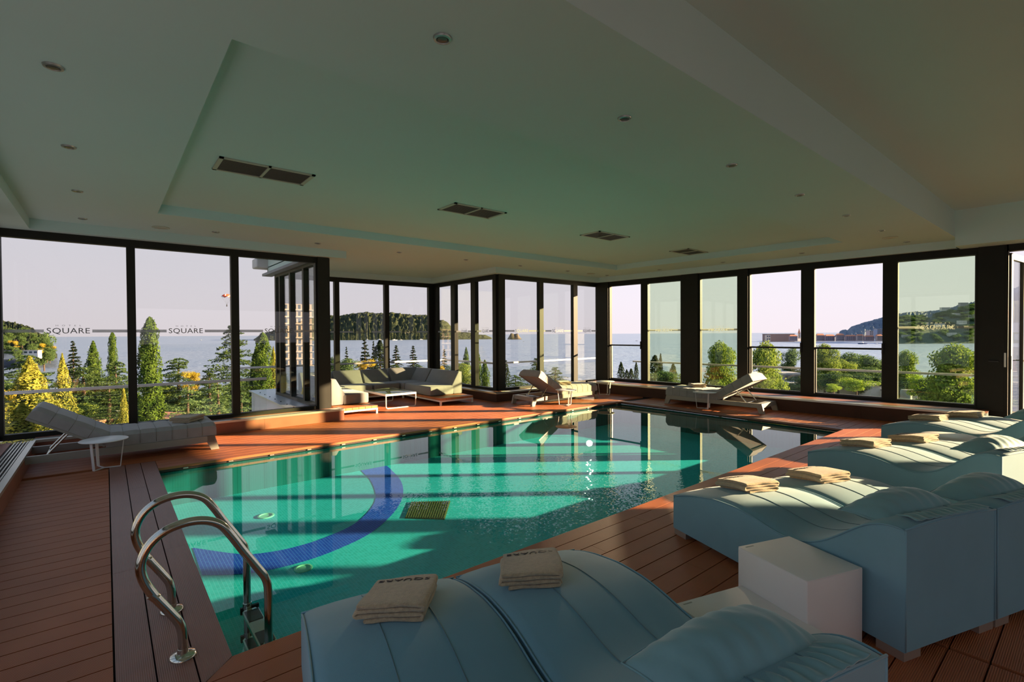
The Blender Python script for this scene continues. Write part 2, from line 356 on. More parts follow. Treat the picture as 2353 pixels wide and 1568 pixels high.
# near long edge, three boards mitred to meet them, then plain rows towards the camera
for k in range(3):
    yo, yi = PY0-k*TP, PY0-(k+1)*TP; js = [[4.1, 7.3], [3.42, 6.4], [2.72, 5.6, 8.6]][k]; js = [None]+js+[10.55]
    for a, b in zip(js[:-1], js[1:]):
        if a is None: plank([(PX0-k*W3, yo-GAP/2), (b-.0012, yo-GAP/2), (b-.0012, yi+GAP/2), (PX0-(k+1)*W3, yi+GAP/2)])
        else: plank([(a+.0012, yo-GAP/2), (b-.0012, yo-GAP/2), (b-.0012, yi+GAP/2), (a+.0012, yi+GAP/2)])
k = 3
while PY0-(k+1)*TP > -.75:
    y1 = PY0-k*TP; y0 = y1-TP
    if y1 < .70:
        plankrow(y0, y1, -1.0, 3.155, [1.2+.4*(k % 3)]); plankrow(y0, y1, 3.18, xwallface(y0), [5.6, 8.1])
    else: plankrow(y0, y1, .02 if y1 > 2.2 else -1.0, xwallface(y0), [1.9+.55*(k % 4), 4.6+.7*(k % 3), 7.4+.5*(k % 4)])
    k += 1
# left of the pool
y = 2.22
i = 0
while y+TP*1.01 < 7.45:
    plankrow(y, y+.1485, -1.0, .008, [] if i % 3 else []); y += .1485; i += 1
# along the far long edge, up to the window plinths and into the bay
y = PY1; i = 0
plankrow(PY1, PY1+.1505, PX0, PX1+.15, [1.95, 5.05, 7.45]); y += .1505
plankrow(y, y+.1505, PX0, xwallface(y), [3.1, 6.2]); y += .1505
plankrow(y, y+.1505, PX0, xwallface(y), [2.3, 4.9, 8.0]); y += .155
while y+.15 < 12.1:
    x0, x1 = (-1.0, xwallface(y)) if y < 8.85 else (3.36, 6.83)
    plankrow(y, y+.1505, x0, x1, [1.6+.45*(i % 3), 4.3+.5*(i % 4), 7.2+.4*(i % 3)]); y += .1505; i += 1
# far short edge: one board across, then short boards running to the wall
for a, b in ((PY0+.0, 4.9), (4.9, PY1)):
    plank([(PX1+.002, a+.0012), (PX1+.148, a+.0012), (PX1+.148, b-.0012), (PX1+.002, b-.0012)], 'B')
y = PY0
while y+TP < PY1+.02:
    plankrow(y, y+TP, PX1+.158, xwallface(y), []); y += TP
# pool basin
ZF = -.47; ZW = -.062
pb = MB()
for (a, b_, c, d) in ((PX0-.05, PY0-.05, PX0+.0, PY1+.05), (PX1, PY0-.05, PX1+.05, PY1+.05), (PX0, PY0-.05, PX1, PY0), (PX0, PY1, PX1, PY1+.05)):
    pb.box(a-.0, b_, ZF-.1, c, d, ZW-.003)
pool = empty('swimming_pool', (0, 0, 0), 0, 'rectangular turquoise-tiled swimming pool sunk in the deck', 'pool')
MB().box(PX0-.05, PY0-.05, ZF-.2, PX1+.05, PY1+.05, ZF).build('pool_floor', M['tile'], pool)
pb.build('pool_wall', M['tilew'], pool)
# blue band: an arc of darker mosaic laid on the floor
arc_o = [(881, 1067), (899, 1080), (921, 1105), (926, 1138), (906, 1177), (852, 1225), (780, 1261), (707, 1288), (617, 1311), (544, 1320), (464, 1322)]
arc_i = [(823, 1078), (838, 1090), (852, 1105), (863, 1134), (856, 1163), (816, 1203), (743, 1237), (671, 1259), (598, 1272), (544, 1273), (443, 1259)]
ab = MB(); ob = []
for (a, b_) in zip(arc_o, arc_i):
    p, q = G(*a, ZF+.004), G(*b_, ZF+.004); p.y = min(p.y, PY1-.005); q.y = min(q.y, PY1-.005); p.x = max(p.x, PX0+.004); q.x = max(q.x, PX0+.004); ob.append((p, q))
def catmull(P, n=5):
    out = []
    for i in range(len(P)-1):
        p0, p1, p2, p3 = P[max(i-1, 0)], P[i], P[i+1], P[min(i+2, len(P)-1)]
        for k in range(n):
            t = k/n; out.append(.5*((2*p1)+(p2-p0)*t+(2*p0-5*p1+4*p2-p3)*t*t+(3*p1-p0-3*p2+p3)*t**3))
    return out+[P[-1]]
po_, pi_ = catmull([a for a, b_ in ob]), catmull([b_ for a, b_ in ob])
P = [po_, pi_]; ab.grid(P); ab.build('mosaic_band', M['tileb'], pool)['label'] = 'curved dark blue mosaic band on the pool floor'
# floor drain grate
g4 = [G(945, 1155, ZF), G(1035, 1153, ZF), G(1022, 1195, ZF), G(930, 1192, ZF)]
gr = MB(); gr.prism([(p.x, p.y) for p in g4], ZF+.001, ZF+.006)
M['grate'] = pmat('olive_grate', (.10, .13, .02), .6)
gro = gr.build('drain_grate', M['grate'], pool)
gs = MB()
for k in range(17):
    t = (k+.5)/17; a = g4[0].lerp(g4[1], t); b_ = g4[3].lerp(g4[2], t); gs.bar((a.x, a.y, ZF+.011), (b_.x, b_.y, ZF+.011), .009, .008)
gs.build('grate_bar', M['grate'], pool)['kind'] = 'stuff'
for (px, py, r) in ((697, 1308, .075), (611, 1187, .085)):
    c = G(px, py, ZF); MB().lathe([(r, .001), (r, .01), (r*.8, .012), (r*.74, .004), (r*.2, .003)], 28, (c.x, c.y, ZF)).build('inlet_ring', pmat('inlet_plastic', (.25, .75, .45), .4), pool, smooth='auto')
# overflow gully lip clips seen as small tabs under the deck edge
cl = MB()
for k in range(18):
    x = .7+k*.48; cl.box(x, PY1-.012, -.045, x+.05, PY1+.02, -.032)
cl.build('deck_clip', M['alu'], pool)['kind'] = 'stuff'
wt = MB().add([(PX0, PY0, ZW), (PX1, PY0, ZW), (PX1, PY1, ZW), (PX0, PY1, ZW)], [(0, 1, 2, 3)]).build('pool_water', M['water'])
tag(wt, 'still clear water filling the pool, mirroring the windows', 'water', kind='stuff')

# ------------------------------------------------------------------ ceiling
ce = MB(); rx0, ry0, ry1 = .53, 2.93, 7.67
def rx1(y): return 9.92-.035*y
def cw(y): return 11.40-.075*y
Z1 = 3.1
ce.prism([(-1.3, 1.62), (cw(1.62)+.15, 1.62), (cw(ry0)+.15, ry0), (-1.3, ry0)], Z1, 3.35)
ce.prism([(-1.3, ry1), (cw(ry1)+.15, ry1), (cw(9.3)+.15, 9.35), (-1.3, 9.35)], Z1, 3.35)
ce.box(-1.3, ry0, Z1, rx0, ry1, 3.35)
ce.prism([(rx1(ry0), ry0), (cw(ry0)+.15, ry0), (cw(ry1)+.15, ry1), (rx1(ry1), ry1)], Z1, 3.35)
ce.box(2.9, 9.35, Z1, 7.3, 12.35, 3.35)
ce.box(rx0-.1, ry0-.1, 3.22, 10.0, ry1+.1, 3.4)
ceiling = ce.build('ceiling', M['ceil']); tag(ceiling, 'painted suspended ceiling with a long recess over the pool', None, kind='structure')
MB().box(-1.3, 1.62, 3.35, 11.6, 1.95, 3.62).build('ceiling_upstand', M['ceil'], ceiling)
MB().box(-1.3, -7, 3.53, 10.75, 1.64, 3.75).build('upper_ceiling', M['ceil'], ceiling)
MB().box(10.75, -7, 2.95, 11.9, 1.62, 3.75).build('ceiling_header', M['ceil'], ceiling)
ZS = 2.965
st = MB(); st.box(-1.3, 9.0, ZS, 3.46, 9.4, 3.12); st.box(-1.3, -7, ZS, -.75, 9.0, 3.6)
st.box(2.9, 9.35, ZS, 3.25, 12.3, 3.12); st.box(3.2, 11.95, ZS, 7.3, 12.35, 3.12); st.box(6.95, 9.0, ZS, 7.35, 11.95, 3.12)
st.prism([(7.351, 9.0), (cw(9)-.12, 9.0), (cw(9)-.12, 9.4), (7.351, 9.4)], ZS, 3.12)
st.prism([(cw(1.7)-.16, 1.66), (cw(1.7)+.25, 1.66), (cw(9.4)+.25, 9.4), (cw(9.4)-.16, 9.4)], ZS, 3.12)
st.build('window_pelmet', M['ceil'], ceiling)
roof = MB(); roof.box(-1.6, -7.2, 3.76, 12.6, 9.9, 3.9); roof.box(2.6, 9.9, 3.4, 7.7, 12.8, 3.55)
roof.build('ceiling_roof_slab', M['greywall'], ceiling)

# downlights
def lathe_mesh(name, prof, n=28): return None
dl = empty('downlight', (0, 0, 0))
MB().lathe([(.030, -.002), (.034, -.012), (.046, -.010), (.050, -.001), (.050, .0)], 28).build('bezel', pmat('downlight_bezel', (.35, .36, .34), .35, metal=.6), dl, smooth='auto')
MB().lathe([(.031, -.003), (.026, -.0095), (.012, -.0105)], 24).build('lens', pmat('unlit_lens', (.05, .05, .045), .25), dl, smooth='auto')
ORD = ['first', 'second', 'third', 'fourth', 'fifth', 'sixth', 'seventh', 'eighth', 'ninth']
rows = [('in the ceiling row at the left edge, %s counted from the camera', [(-.21, y) for y in (3.86, 5.41, 7.0, 8.6)]),
        ('in the ceiling row by the far windows, %s counted from the left', [(x, 8.5) for x in (1.29, 2.78, 4.28, 5.79, 7.27, 8.8, 10.3)]),
        ('in the ceiling row beside the raised ceiling edge, %s from the camera', [(x, 2.23) for x in (1.38, 2.9, 4.48, 6.05, 7.6, 9.16, 10.65)]),
        ('in the ceiling row along the right-hand windows, %s counted from the camera', [(10.5, 3.83), (10.46, 5.4), (10.42, 6.98)])]
first = True
for ds, pts in rows:
    for i, (x, y) in enumerate(pts):
        o = dl if first else copy_tree(dl); first = False; o.location = (x, y, Z1)
        tag(o, 'unlit round downlight '+ds % ORD[i], 'downlight', 'downlights in the ceiling')
for (x, y, ds) in ((.63, 8.63, 'near the left windows'), (9.95, 2.3, 'near the right end of the raised ceiling edge'), (9.69, 8.53, 'near the far corner over the pool')):
    o = empty('ceiling_speaker', (x, y, Z1), 0, 'flat round white ceiling speaker '+ds, 'speaker', 'ceiling speakers')
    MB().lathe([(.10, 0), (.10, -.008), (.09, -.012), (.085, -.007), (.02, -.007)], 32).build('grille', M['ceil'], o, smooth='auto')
    MB().lathe([(.104, 0), (.108, -.006), (.100, -.010)], 32).build('rim', M['ventfr'], o, smooth='auto')
for i, (x0, x1, ds) in enumerate(((.84, 1.71, 'largest, nearest the camera'), (3.43, 4.27, 'second from the camera'), (6.2, 7.0, 'third from the camera'), (8.85, 9.6, 'smallest and farthest, by the far corner'))):
    ya, yb = 5.27, 5.70
    o = empty('ceiling_vent', ((x0+x1)/2, (ya+yb)/2, 3.22), 0, 'rectangular two-panel air vent in the ceiling recess, '+ds, 'vent', 'air vents in the ceiling recess')
    hw, hd = (x1-x0)/2, (yb-ya)/2; f = .028
    b = MB()
    for q in ((-hw, -hd, hw, -hd+f), (-hw, hd-f, hw, hd), (-hw, -hd, -hw+f*1.3, hd), (hw-f*1.3, -hd, hw, hd), (-f*.45, -hd, f*.45, hd)): b.box(q[0], q[1], -.014, q[2], q[3], 0)
    b.build('frame', M['ventfr'], o); MB().box(-hw+.01, -hd+.01, -.004, hw-.01, hd-.01, -.001).build('backing', M['dark'], o)
    b = MB()
    for s_ in (-1, 1):
        for k in range(16):
            yy = -hd+f+.008+k*(2*hd-2*f-.016)/15; xa, xb = (-hw+.03, -.012) if s_ < 0 else (.012, hw-.03)
            b.bar((xa, yy, -.010), (xb, yy, -.006), .010, .002)
    b.build('slats', pmat('vent_slat', (.09, .09, .08), .5), o)['kind'] = 'stuff'

# ------------------------------------------------------------------ window walls
def text_obj(name, s, size, mat, parent, loc, rot, xs=1.0, ext=.0008, spacing=1.0, off=0.0):
    cu = bpy.data.curves.new(name, 'FONT'); cu.body = s; cu.size = size; cu.extrude = ext; cu.align_x = 'CENTER'; cu.align_y = 'CENTER'; cu.space_character = spacing; cu.offset = off
    cu.resolution_u = 3; cu.materials.append(mat)
    o = bpy.data.objects.new(name, cu); C.objects.link(o); o.parent = parent; o.location = loc; o.rotation_euler = rot; o.scale = (xs, 1, 1); return o
ZL = 1.626
def window_wall(name, label, p0, p1, panes, zb=.265, zt=2.86, z0=.19, z1=2.97, dep=.11, posts=(), gl='glass', hb=.07):
    """panes: list of (a,b,kind) distances along the wall; kind: fixed | slid (doubled sash) | open (sash slid away) | plain"""
    p0 = Vector((*p0, 0)); p1 = Vector((*p1, 0)); d = p1-p0; Lw = d.length; rz = math.atan2(d.y, d.x)
    o = empty(name, p0, rz, label, None, None, 'structure')
    h = dep/2
    MB().box(0, -h, z0, Lw, h, zb).build('bottom_rail', M['frame'], o); MB().box(0, -h, zt, Lw, h, z1).build('top_rail', M['frame'], o)
    edges = [0.0]
    for a, b, k in panes: edges += [a, b]
    edges.append(Lw)
    for i in range(0, len(edges), 2):
        a, b = edges[i], edges[i+1]
        if b-a > .002:
            q = MB().box(a, -h, zb, b, h, zt)
            if b-a > .25: q.box(a+.03, -h-.04, z0, b-.03, -h, z1)
            q.build('mullion', M['frame'], o)
    for a, b, k in panes:
        if k == 'hole': continue
        m_ = (a+b)/2; wd = b-a
        if k in ('fixed', 'plain'):
            MB().box(a, -.004, zb, b, .004, zt).build('pane', M[gl], o)
        elif k == 'slid':
            s = .045
            for yy, nm in ((-.03, 'sash'), (.03, 'sash')):
                q = MB(); q.box(a, yy-.02, zb, b, yy+.02, zb+.012); q.box(a, yy-.02, zt-.012, b, yy+.02, zt); q.box(a, yy-.02, zb, a+.012, yy+.02, zt); q.box(b-.012, yy-.02, zb, b, yy+.02, zt)
                q.build(nm, M['framein'], o)
            MB().box(a, -.032, zb, b, -.026, zt).build('pane', M['glass2'], o); MB().box(a, .026, zb, b, .032, zt).build('pane', M['clear'], o)
        elif k == 'open':
            MB().box(a, -.03, 1.215, b, .03, 1.25).build('safety_bar', M['frame'], o)
            MB().box(a, .02, zb, b, .028, 1.215).build('pane', M['clear'], o)
            q = MB(); q.box(a, .0, zb, a+.02, .05, 1.215); q.box(b-.02, 0, zb, b, .05, 1.215); q.box(a, 0, zb, b, .05, zb+.02); q.build('sash', M['framein'], o)
            rbox('handle', b-.01, -.085, 1.14, b+.02, -.055, 1.34, .008, M['black'], o)
        if k in ('fixed', 'slid'):
            tw = min(.44, wd*.36)
            for yy, dx in (((-.0055, 0),) if k == 'fixed' else ((-.0335, -.05), (.0245, .07))):
                c_ = m_+dx
                q = MB(); q.box(a, yy-.0005, ZL-.021, c_-tw/2-.03, yy+.0005, ZL+.021); q.box(c_+tw/2+.03, yy-.0005, ZL-.021, b, yy+.0005, ZL+.021)
                q.build('frosted_stripe', M['stripe'], o)
                text_obj('lettering', 'SQUARE', .108, M['letter' if k == 'fixed' else 'stripe'], o, (c_, yy-.001, ZL), (math.pi/2, 0, 0), xs=tw/.405, spacing=1.05)
                text_obj('lettering', 'HOTEL', .030, M['stripe'], o, (c_, yy-.001, ZL+.075), (math.pi/2, 0, 0), xs=1.4, spacing=2.6)
    return o
xs0 = -1.08
window_wall('window_1', 'large dark-framed fixed glazing on the left, behind the first sun lounger', (xs0, 9.2), (3.2, 9.2),
            [(a-xs0, b-xs0, 'fixed') for a, b in ((-1.036, .25), (.352, 1.597), (1.71, 2.944))], z1=2.97)
window_wall('window_2', 'left return of the glazed bay, seen through the left glazing', (3.05, 9.3), (3.05, 12.15),
            [(.08, .72, 'plain'), (.82, 1.62, 'plain'), (1.72, 2.42, 'plain'), (2.5, 2.75, 'plain')])
window_wall('window_3', 'back glazing of the bay behind the corner sofa', (3.1, 12.1), (7.15, 12.1),
            [(.1, 1.23, 'fixed'), (1.348, 2.541, 'fixed'), (2.663, 3.851, 'fixed')])
window_wall('window_4', 'right return of the bay with three narrow panes', (7.15, 12.1), (7.15, 9.2),
            [(.205, .94, 'fixed'), (1.13, 1.87, 'fixed'), (2.06, 2.774, 'fixed')])
window_wall('window_5', 'glazing facing the islet, behind the dark sun lounger', (7.15, 9.2), (10.78, 9.2),
            [(.19, 1.304, 'fixed'), (1.44, 2.544, 'fixed'), (2.697, 3.55, 'fixed')])
# right wall, measured by y along the slightly skewed line
RA = Vector((cw(9.2), 9.2)); RB = Vector((cw(1.06), 1.06)); RL = (RB-RA).length; kk = RL/(9.2-1.06)
def ry(y): return (9.2-y)*kk
window_wall('window_6', 'sliding windows along the right wall, some pushed open', RA, RB,
            [(ry(8.74), ry(7.775), 'open'), (ry(7.585), ry(6.667), 'slid'), (ry(6.194), ry(5.316), 'slid'), (ry(5.053), ry(4.046), 'open'), (ry(3.802), ry(2.689), 'open'), (ry(2.477), ry(1.431), 'slid')],
            zb=.31, zt=2.84, z0=.24)
window_wall('window_7', 'glazing of the right wall this side of the terrace door', (cw(.12), .12), (cw(-5.3), -5.3),
            [(.1, 1.15, 'plain'), (1.3, 2.35, 'plain'), (2.75, 3.8, 'plain'), (3.95, 5.3, 'plain')], zb=.31, zt=2.84, z0=.0)
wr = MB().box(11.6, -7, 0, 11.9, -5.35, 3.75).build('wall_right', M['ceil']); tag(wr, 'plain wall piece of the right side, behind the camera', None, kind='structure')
wb_ = MB().box(-1.3, -7.2, 0, 11.9, -7, 1.2).box(-1.3, -7.2, 2.7, 11.9, -7, 3.75).box(-1.3, -7.2, 1.2, 1.0, -7, 2.7).box(10.0, -7.2, 1.2, 11.9, -7, 2.7).build('wall_back_sky_screen', M['ceil']); tag(wb_, 'unseen rear wall with a wide opening, added to limit sky light', None, kind='structure')  # added out of view to cut sky fill, opening left for some of it
window_wall('window_8', 'glazing of the left end wall', (-1.14, -6.9), (-1.14, 9.2), [(.2+i*1.6, 1.68+i*1.6, 'plain') for i in range(10)])
# terrace door, open outwards
dr = empty('door_1', (11.31, 1.04, 0), math.atan2(-.09, .86), 'open dark-framed glass terrace door at the right end', None, None, 'structure')
MB().box(0, -.03, .03, .10, .03, 2.82).box(.77, -.03, .03, .86, .03, 2.82).box(.10, -.03, .03, .77, .03, .16).box(.10, -.03, 2.72, .77, .03, 2.82).build('leaf_frame', M['framein'], dr)
MB().box(.10, -.005, .16, .77, .005, 2.72).build('pane', M['glass'], dr)
q = MB().bar((.815, -.04, 1.05), (.815, -.09, 1.05), .02, .02); q.bar((.815, -.085, 1.05), (.70, -.085, 1.05), .018, .018); q.build('door_handle', M['black'], dr)
q = MB(); q.box(.0, -.036, .93, .045, -.030, 1.15); lp = q.build('lock_plate', pmat('brass_plate', (.55, .60, .30), .4, metal=.5), dr)
fr_ = empty('door_2', (cw(1.2), 1.2, 0), 0, 'dark jamb and head frame of the terrace door', None, None, 'structure')
MB().box(-.08, -.16, 0, .06, .06, 2.97).box(-.08, -1.12, 2.84, .06, -.14, 2.97).build('jamb', M['frame'], fr_)
MB().box(-.085, -.14, .97, -.080, -.10, 1.20).build('lock_plate', M['alu'], fr_)
q = MB().bar((-.09, -.05, 1.06), (-.13, -.05, 1.06), .02, .02); q.bar((-.125, -.05, 1.06), (-.125, .06, 1.06), .018, .018); q.build('door_handle', M['black'], fr_)

# plinths under the windows
def plinth(name, label, poly_face, depth_poly, z, boards, wallpoly):
    o = empty(name, (0, 0, 0), 0, label, None, None, 'structure')
    MB().prism(wallpoly, -.03, z-.034).build('core', M['slab'], o)
    return o
def plinth_run(o, a, b, n, z, zcap=.034, dep=.30, cuts=(), grille=True, fm='fascia'):
    """a->b face line, n inward normal towards the windows"""
    a = Vector((*a, 0)); b = Vector((*b, 0)); n = Vector((*n, 0)).normalized(); d = (b-a); Lw = d.length; d.normalize()
    def quad(s0, s1, t0, t1, z0, z1, nm, mat):
        P_ = [a+d*s0+n*t0, a+d*s1+n*t0, a+d*s1+n*t1, a+d*s0+n*t1]
        return MB().prism([(p.x, p.y) for p in P_], z0, z1).build(nm, mat, o)
    cs = [0]+list(cuts)+[Lw]
    for s0, s1 in zip(cs[:-1], cs[1:]): quad(s0+.001, s1-.001, 0, .022, 0, z-zcap, 'fascia_board', M[fm])
    quad(0, Lw, -.006, .05, z-zcap, z, 'edge_profile', M['alu'])
    quad(.03, Lw-.03, .022, dep, 0.0, z-.012, 'core', M['slab'])
    if grille:
        gb = MB()
        for k in range(5):
            t = .065+k*.030
            P_ = [a+n*t, b+n*t]; gb.bar((P_[0].x, P_[0].y, z-.007), (P_[1].x, P_[1].y, z-.007), .013, .010)
        gb.build('grille_bar', M['alu'], o)['kind'] = 'stuff'
        quad(0, Lw, .215, dep, z-.012, z-.002, 'cap', M['fascia'])
pl = empty('trim_1', (0, 0, 0), 0, 'wood-fronted plinth with metal grille under the left windows', None, None, 'structure')
plinth_run(pl, (-.74, 8.87), (3.34, 8.87), (0, 1), .205, cuts=(.9, 2.75)); plinth_run(pl, (3.34, 8.87), (3.34, 9.15), (-1, 0), .205, dep=.2, grille=False)
pl = empty('trim_2', (0, 0, 0), 0, 'wood-fronted plinth with metal grille along the left end wall', None, None, 'structure')
plinth_run(pl, (-.72, -6.8), (-.72, 8.86), (-1, 0), .205, cuts=(9, 12, 14), dep=.34)
pl = empty('trim_3', (0, 0, 0), 0, 'plinth under the right return of the bay', None, None, 'structure')
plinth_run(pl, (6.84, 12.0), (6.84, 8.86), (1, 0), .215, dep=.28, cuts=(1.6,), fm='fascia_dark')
pl = empty('trim_4', (0, 0, 0), 0, 'plinth under the windows behind the dark sun lounger', None, None, 'structure')
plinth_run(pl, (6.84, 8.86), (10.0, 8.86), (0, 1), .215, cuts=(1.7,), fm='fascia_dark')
pl = empty('trim_5', (0, 0, 0), 0, 'dark plinth with metal edge under the sliding windows', None, None, 'structure')
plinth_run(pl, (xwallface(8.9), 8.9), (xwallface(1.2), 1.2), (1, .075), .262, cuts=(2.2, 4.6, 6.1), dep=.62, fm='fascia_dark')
pl = empty('trim_6', (0, 0, 0), 0, 'low plinth at the back of the bay', None, None, 'structure')
plinth_run(pl, (3.1, 11.98), (6.84, 11.98), (0, 1), .205, dep=.1, grille=False)

# ------------------------------------------------------------------ pool ladder
ld = empty('pool_ladder', (0, 0, 0), 0, 'polished steel pool ladder with two looped handrails at the near pool edge', 'ladder')
prof = [(.268, .0), (.268, .10), (.256, .165), (.215, .24), (.158, .335), (.120, .42), (.112, .50), (.145, .576), (.205, .625), (.285, .645), (.365, .637), (.432, .600), (.480, .533), (.53, .445), (.60, .33), (.638, .262), (.650, .19), (.650, .05), (.650, -.3), (.650, ZF+.03)]
for y in (2.84, 3.357):
    pts = catmull([Vector((x, y, z)) for x, z in prof], 5)
    MB().tube(pts, .0205, 16).build('handrail', M['steel'], ld, smooth='auto')
    MB().lathe([(.058, 0), (.058, .004), (.050, .014), (.024, .020), (.0215, .04)], 32, (.268, y, 0)).build('floor_flange', M['steel'], ld, smooth='auto')
    MB().tube([(.168-.02, y, .343-.0), (.168+.0, y, .318)], .0215, 16).build('joint_sleeve', M['steel'], ld, smooth='auto')
    MB().tube([(.650, y, -.115), (.650, y, -.09)], .026, 16).build('clamp', M['steel'], ld, smooth='auto')
for z in (-.13, -.30, -.43):
    q = MB().xprism([(.615, z-.012), (.705, z-.012), (.705, z+.008), (.690, z+.012), (.630, z+.012), (.615, z+.008)], 2.86, 3.337)
    st_ = q.build('step', M['steel'], ld)
    for ya, yb in ((2.90, 3.03), (3.17, 3.30)): MB().box(.622, ya, z+.012, .698, yb, z+.0155).build('tread_pad', M['black'], st_)
    for yy in (2.842, 3.34): MB().box(.61, yy, z-.02, .712, yy+.018, z+.02).build('end_cap', M['black'], st_)

# ------------------------------------------------------------------ wave loungers
WS = [0, .03, .1, .205, .424, .605, .74, .89, 1.006, 1.134, 1.221, 1.303, 1.38, 1.445, 1.506, 1.572, 1.62]
WZ = [.293, .312, .335, .365, .405, .412, .398, .368, .358, .388, .434, .495, .560, .606, .632, .641, .632]
_ss = np.linspace(0, 1.62, 55); _zz = np.interp(_ss, WS, WZ)
_k = np.array([1, 2, 3, 2, 1])/9.0; _z2 = np.convolve(np.pad(_zz, 2, mode='edge'), _k, 'valid')
def WZf(s): return float(np.interp(s, _ss, _z2))
WW = .725
def make_wave():
    r = empty('wave_lounger', (0, 0, 0))
    # local x: across (0..WW), local y: from foot end (0) to head end (-1.62)
    b = MB(); P = []
    cross = [(0, -.30), (0, -.03), (.006, -.010), (.022, .0), (.06, .008)]+[(WW*t, .008+.014*math.sin(math.pi*t)) for t in (.2, .35, .5, .65, .8)]+[(WW-.06, .008), (WW-.022, .0), (WW-.006, -.010), (WW, -.03), (WW, -.30)]
    for s in _ss:
        z = WZf(s); row = []
        for (x, dz) in cross:
            zz = .045 if dz == -.30 else z+dz-.006
            row.append((x, -s, zz))
        P.append(row)
    b.grid(P)
    n = len(cross)
    b.add(P[0], [tuple(range(n))]); b.add(P[-1], [tuple(range(n))[::-1]])
    b.add([(0, 0, .045), (WW, 0, .045), (WW, -1.62, .045), (0, -1.62, .045)], [(0, 1, 2, 3)])
    b.build('upholstery', M['wave'], r, smooth='auto', fixn=True)
    for x in (.004, WW-.004):
        pts = [Vector((x, -s, WZf(s)-.012)) for s in _ss]
        MB().tube([Vector((x, .002, .05))]+pts+[Vector((x, -1.622, .05))], .0045, 6).build('piping', M['wave'], r, smooth=True)
    for s, zz in ((0, .004), (1.62, .004)):
        MB().tube([Vector((x, -s, WZf(s)-.008+(0.010*math.sin(math.pi*x/WW)))) for x in np.linspace(0, WW, 9)], .0045, 6).build('piping', M['wave'], r, smooth=True)
    for x in (.26, .47):
        MB().tube([Vector((x, -s, WZf(s)+.0158)) for s in _ss[1:-1]], .0018, 5).build('seam', M['wave_pipe'], r, smooth=True)
    for (x, y) in ((.0, -.13), (WW-.13, -.13), (0, -1.615), (WW-.13, -1.615)):
        MB().box(x+.004, y, 0, x+.126, y+.126, .046).build('leg', M['foot'], r)
    return r
def make_pillow():
    r = empty('pillow', (0, 0, 0))
    b = MB(); n1, n2 = 22, 40; hx, hy, T = .305, .132, .082
    for sg in (1, -1):
        P = []
        for i in range(n1+1):
            u = -1+2*i/n1; row = []
            for j in range(n2+1):
                v = -1+2*j/n2
                pin = 1-.10*(1-v*v)*abs(u)**2
                x = hx*v*(1-.06*(1-u*u)); y = hy*u*(1-.10*(1-v*v)) if False else hy*u*(1-.07*abs(v)**3*0)
                y = hy*u*(1-.08*(1-abs(v))**1*0); h = max(0, (1-abs(u)**2.2))**.85*max(0, (1-abs(v)**2.6))**.72; dz = -.036*v*v
                wr = .0050*math.sin(v*26+1.3*math.sin(u*3))*(abs(u)**.7)*(1-abs(u)**6)+.002*math.sin(v*11+u*5)*h
                row.append((x, y, dz+sg*(T*h)*(1 if sg > 0 else .6)+(wr if sg > 0 else 0)))
            P.append(row if sg > 0 else row[::-1])
        b.grid(P)
    b.build('cushion', M['pillow'], r, smooth=True, fixn=True)
    pts = [Vector((hx*v, -hy, 0)) for v in np.linspace(-1, 1, 12)]+[Vector((hx*(1-.06*(1-u*u)), hy*u, 0)) for u in np.linspace(-.8, .8, 8)]+[Vector((hx*v, hy, 0)) for v in np.linspace(1, -1, 12)]+[Vector((-hx*(1-.06*(1-u*u)), hy*u, 0)) for u in np.linspace(.8, -.8, 8)]
    for p_ in pts: p_.z = -.036*(p_.x/hx)**2
    MB().tube(pts, .004, 6, closed=True).build('piping', M['pillow'], r, smooth=True)
    # gathered flap that ties the pillow over the head end
    P = []
    for i in range(9):
        t = i/8; row = []
        for j in range(49):
            v = -1+2*j/48; x = v*(.22+.05*t)
            row.append((x, -hy+.030-t*.128, (WZf(1.40+hy-.030+t*.128)+.020+.004*t-WZf(1.40)-.058)*min(1, .3+t*1.2)+.006*math.sin(j*1.35+.6*math.sin(j*.5))*(.35+.65*math.sin(math.pi*t))))
        P.append(row)
    fb = MB().grid(P); fl_ = fb.build('flap', M['pillow'], r, smooth=True)
    md = fl_.modifiers.new('solid', 'SOLIDIFY'); md.thickness = .004
    return r
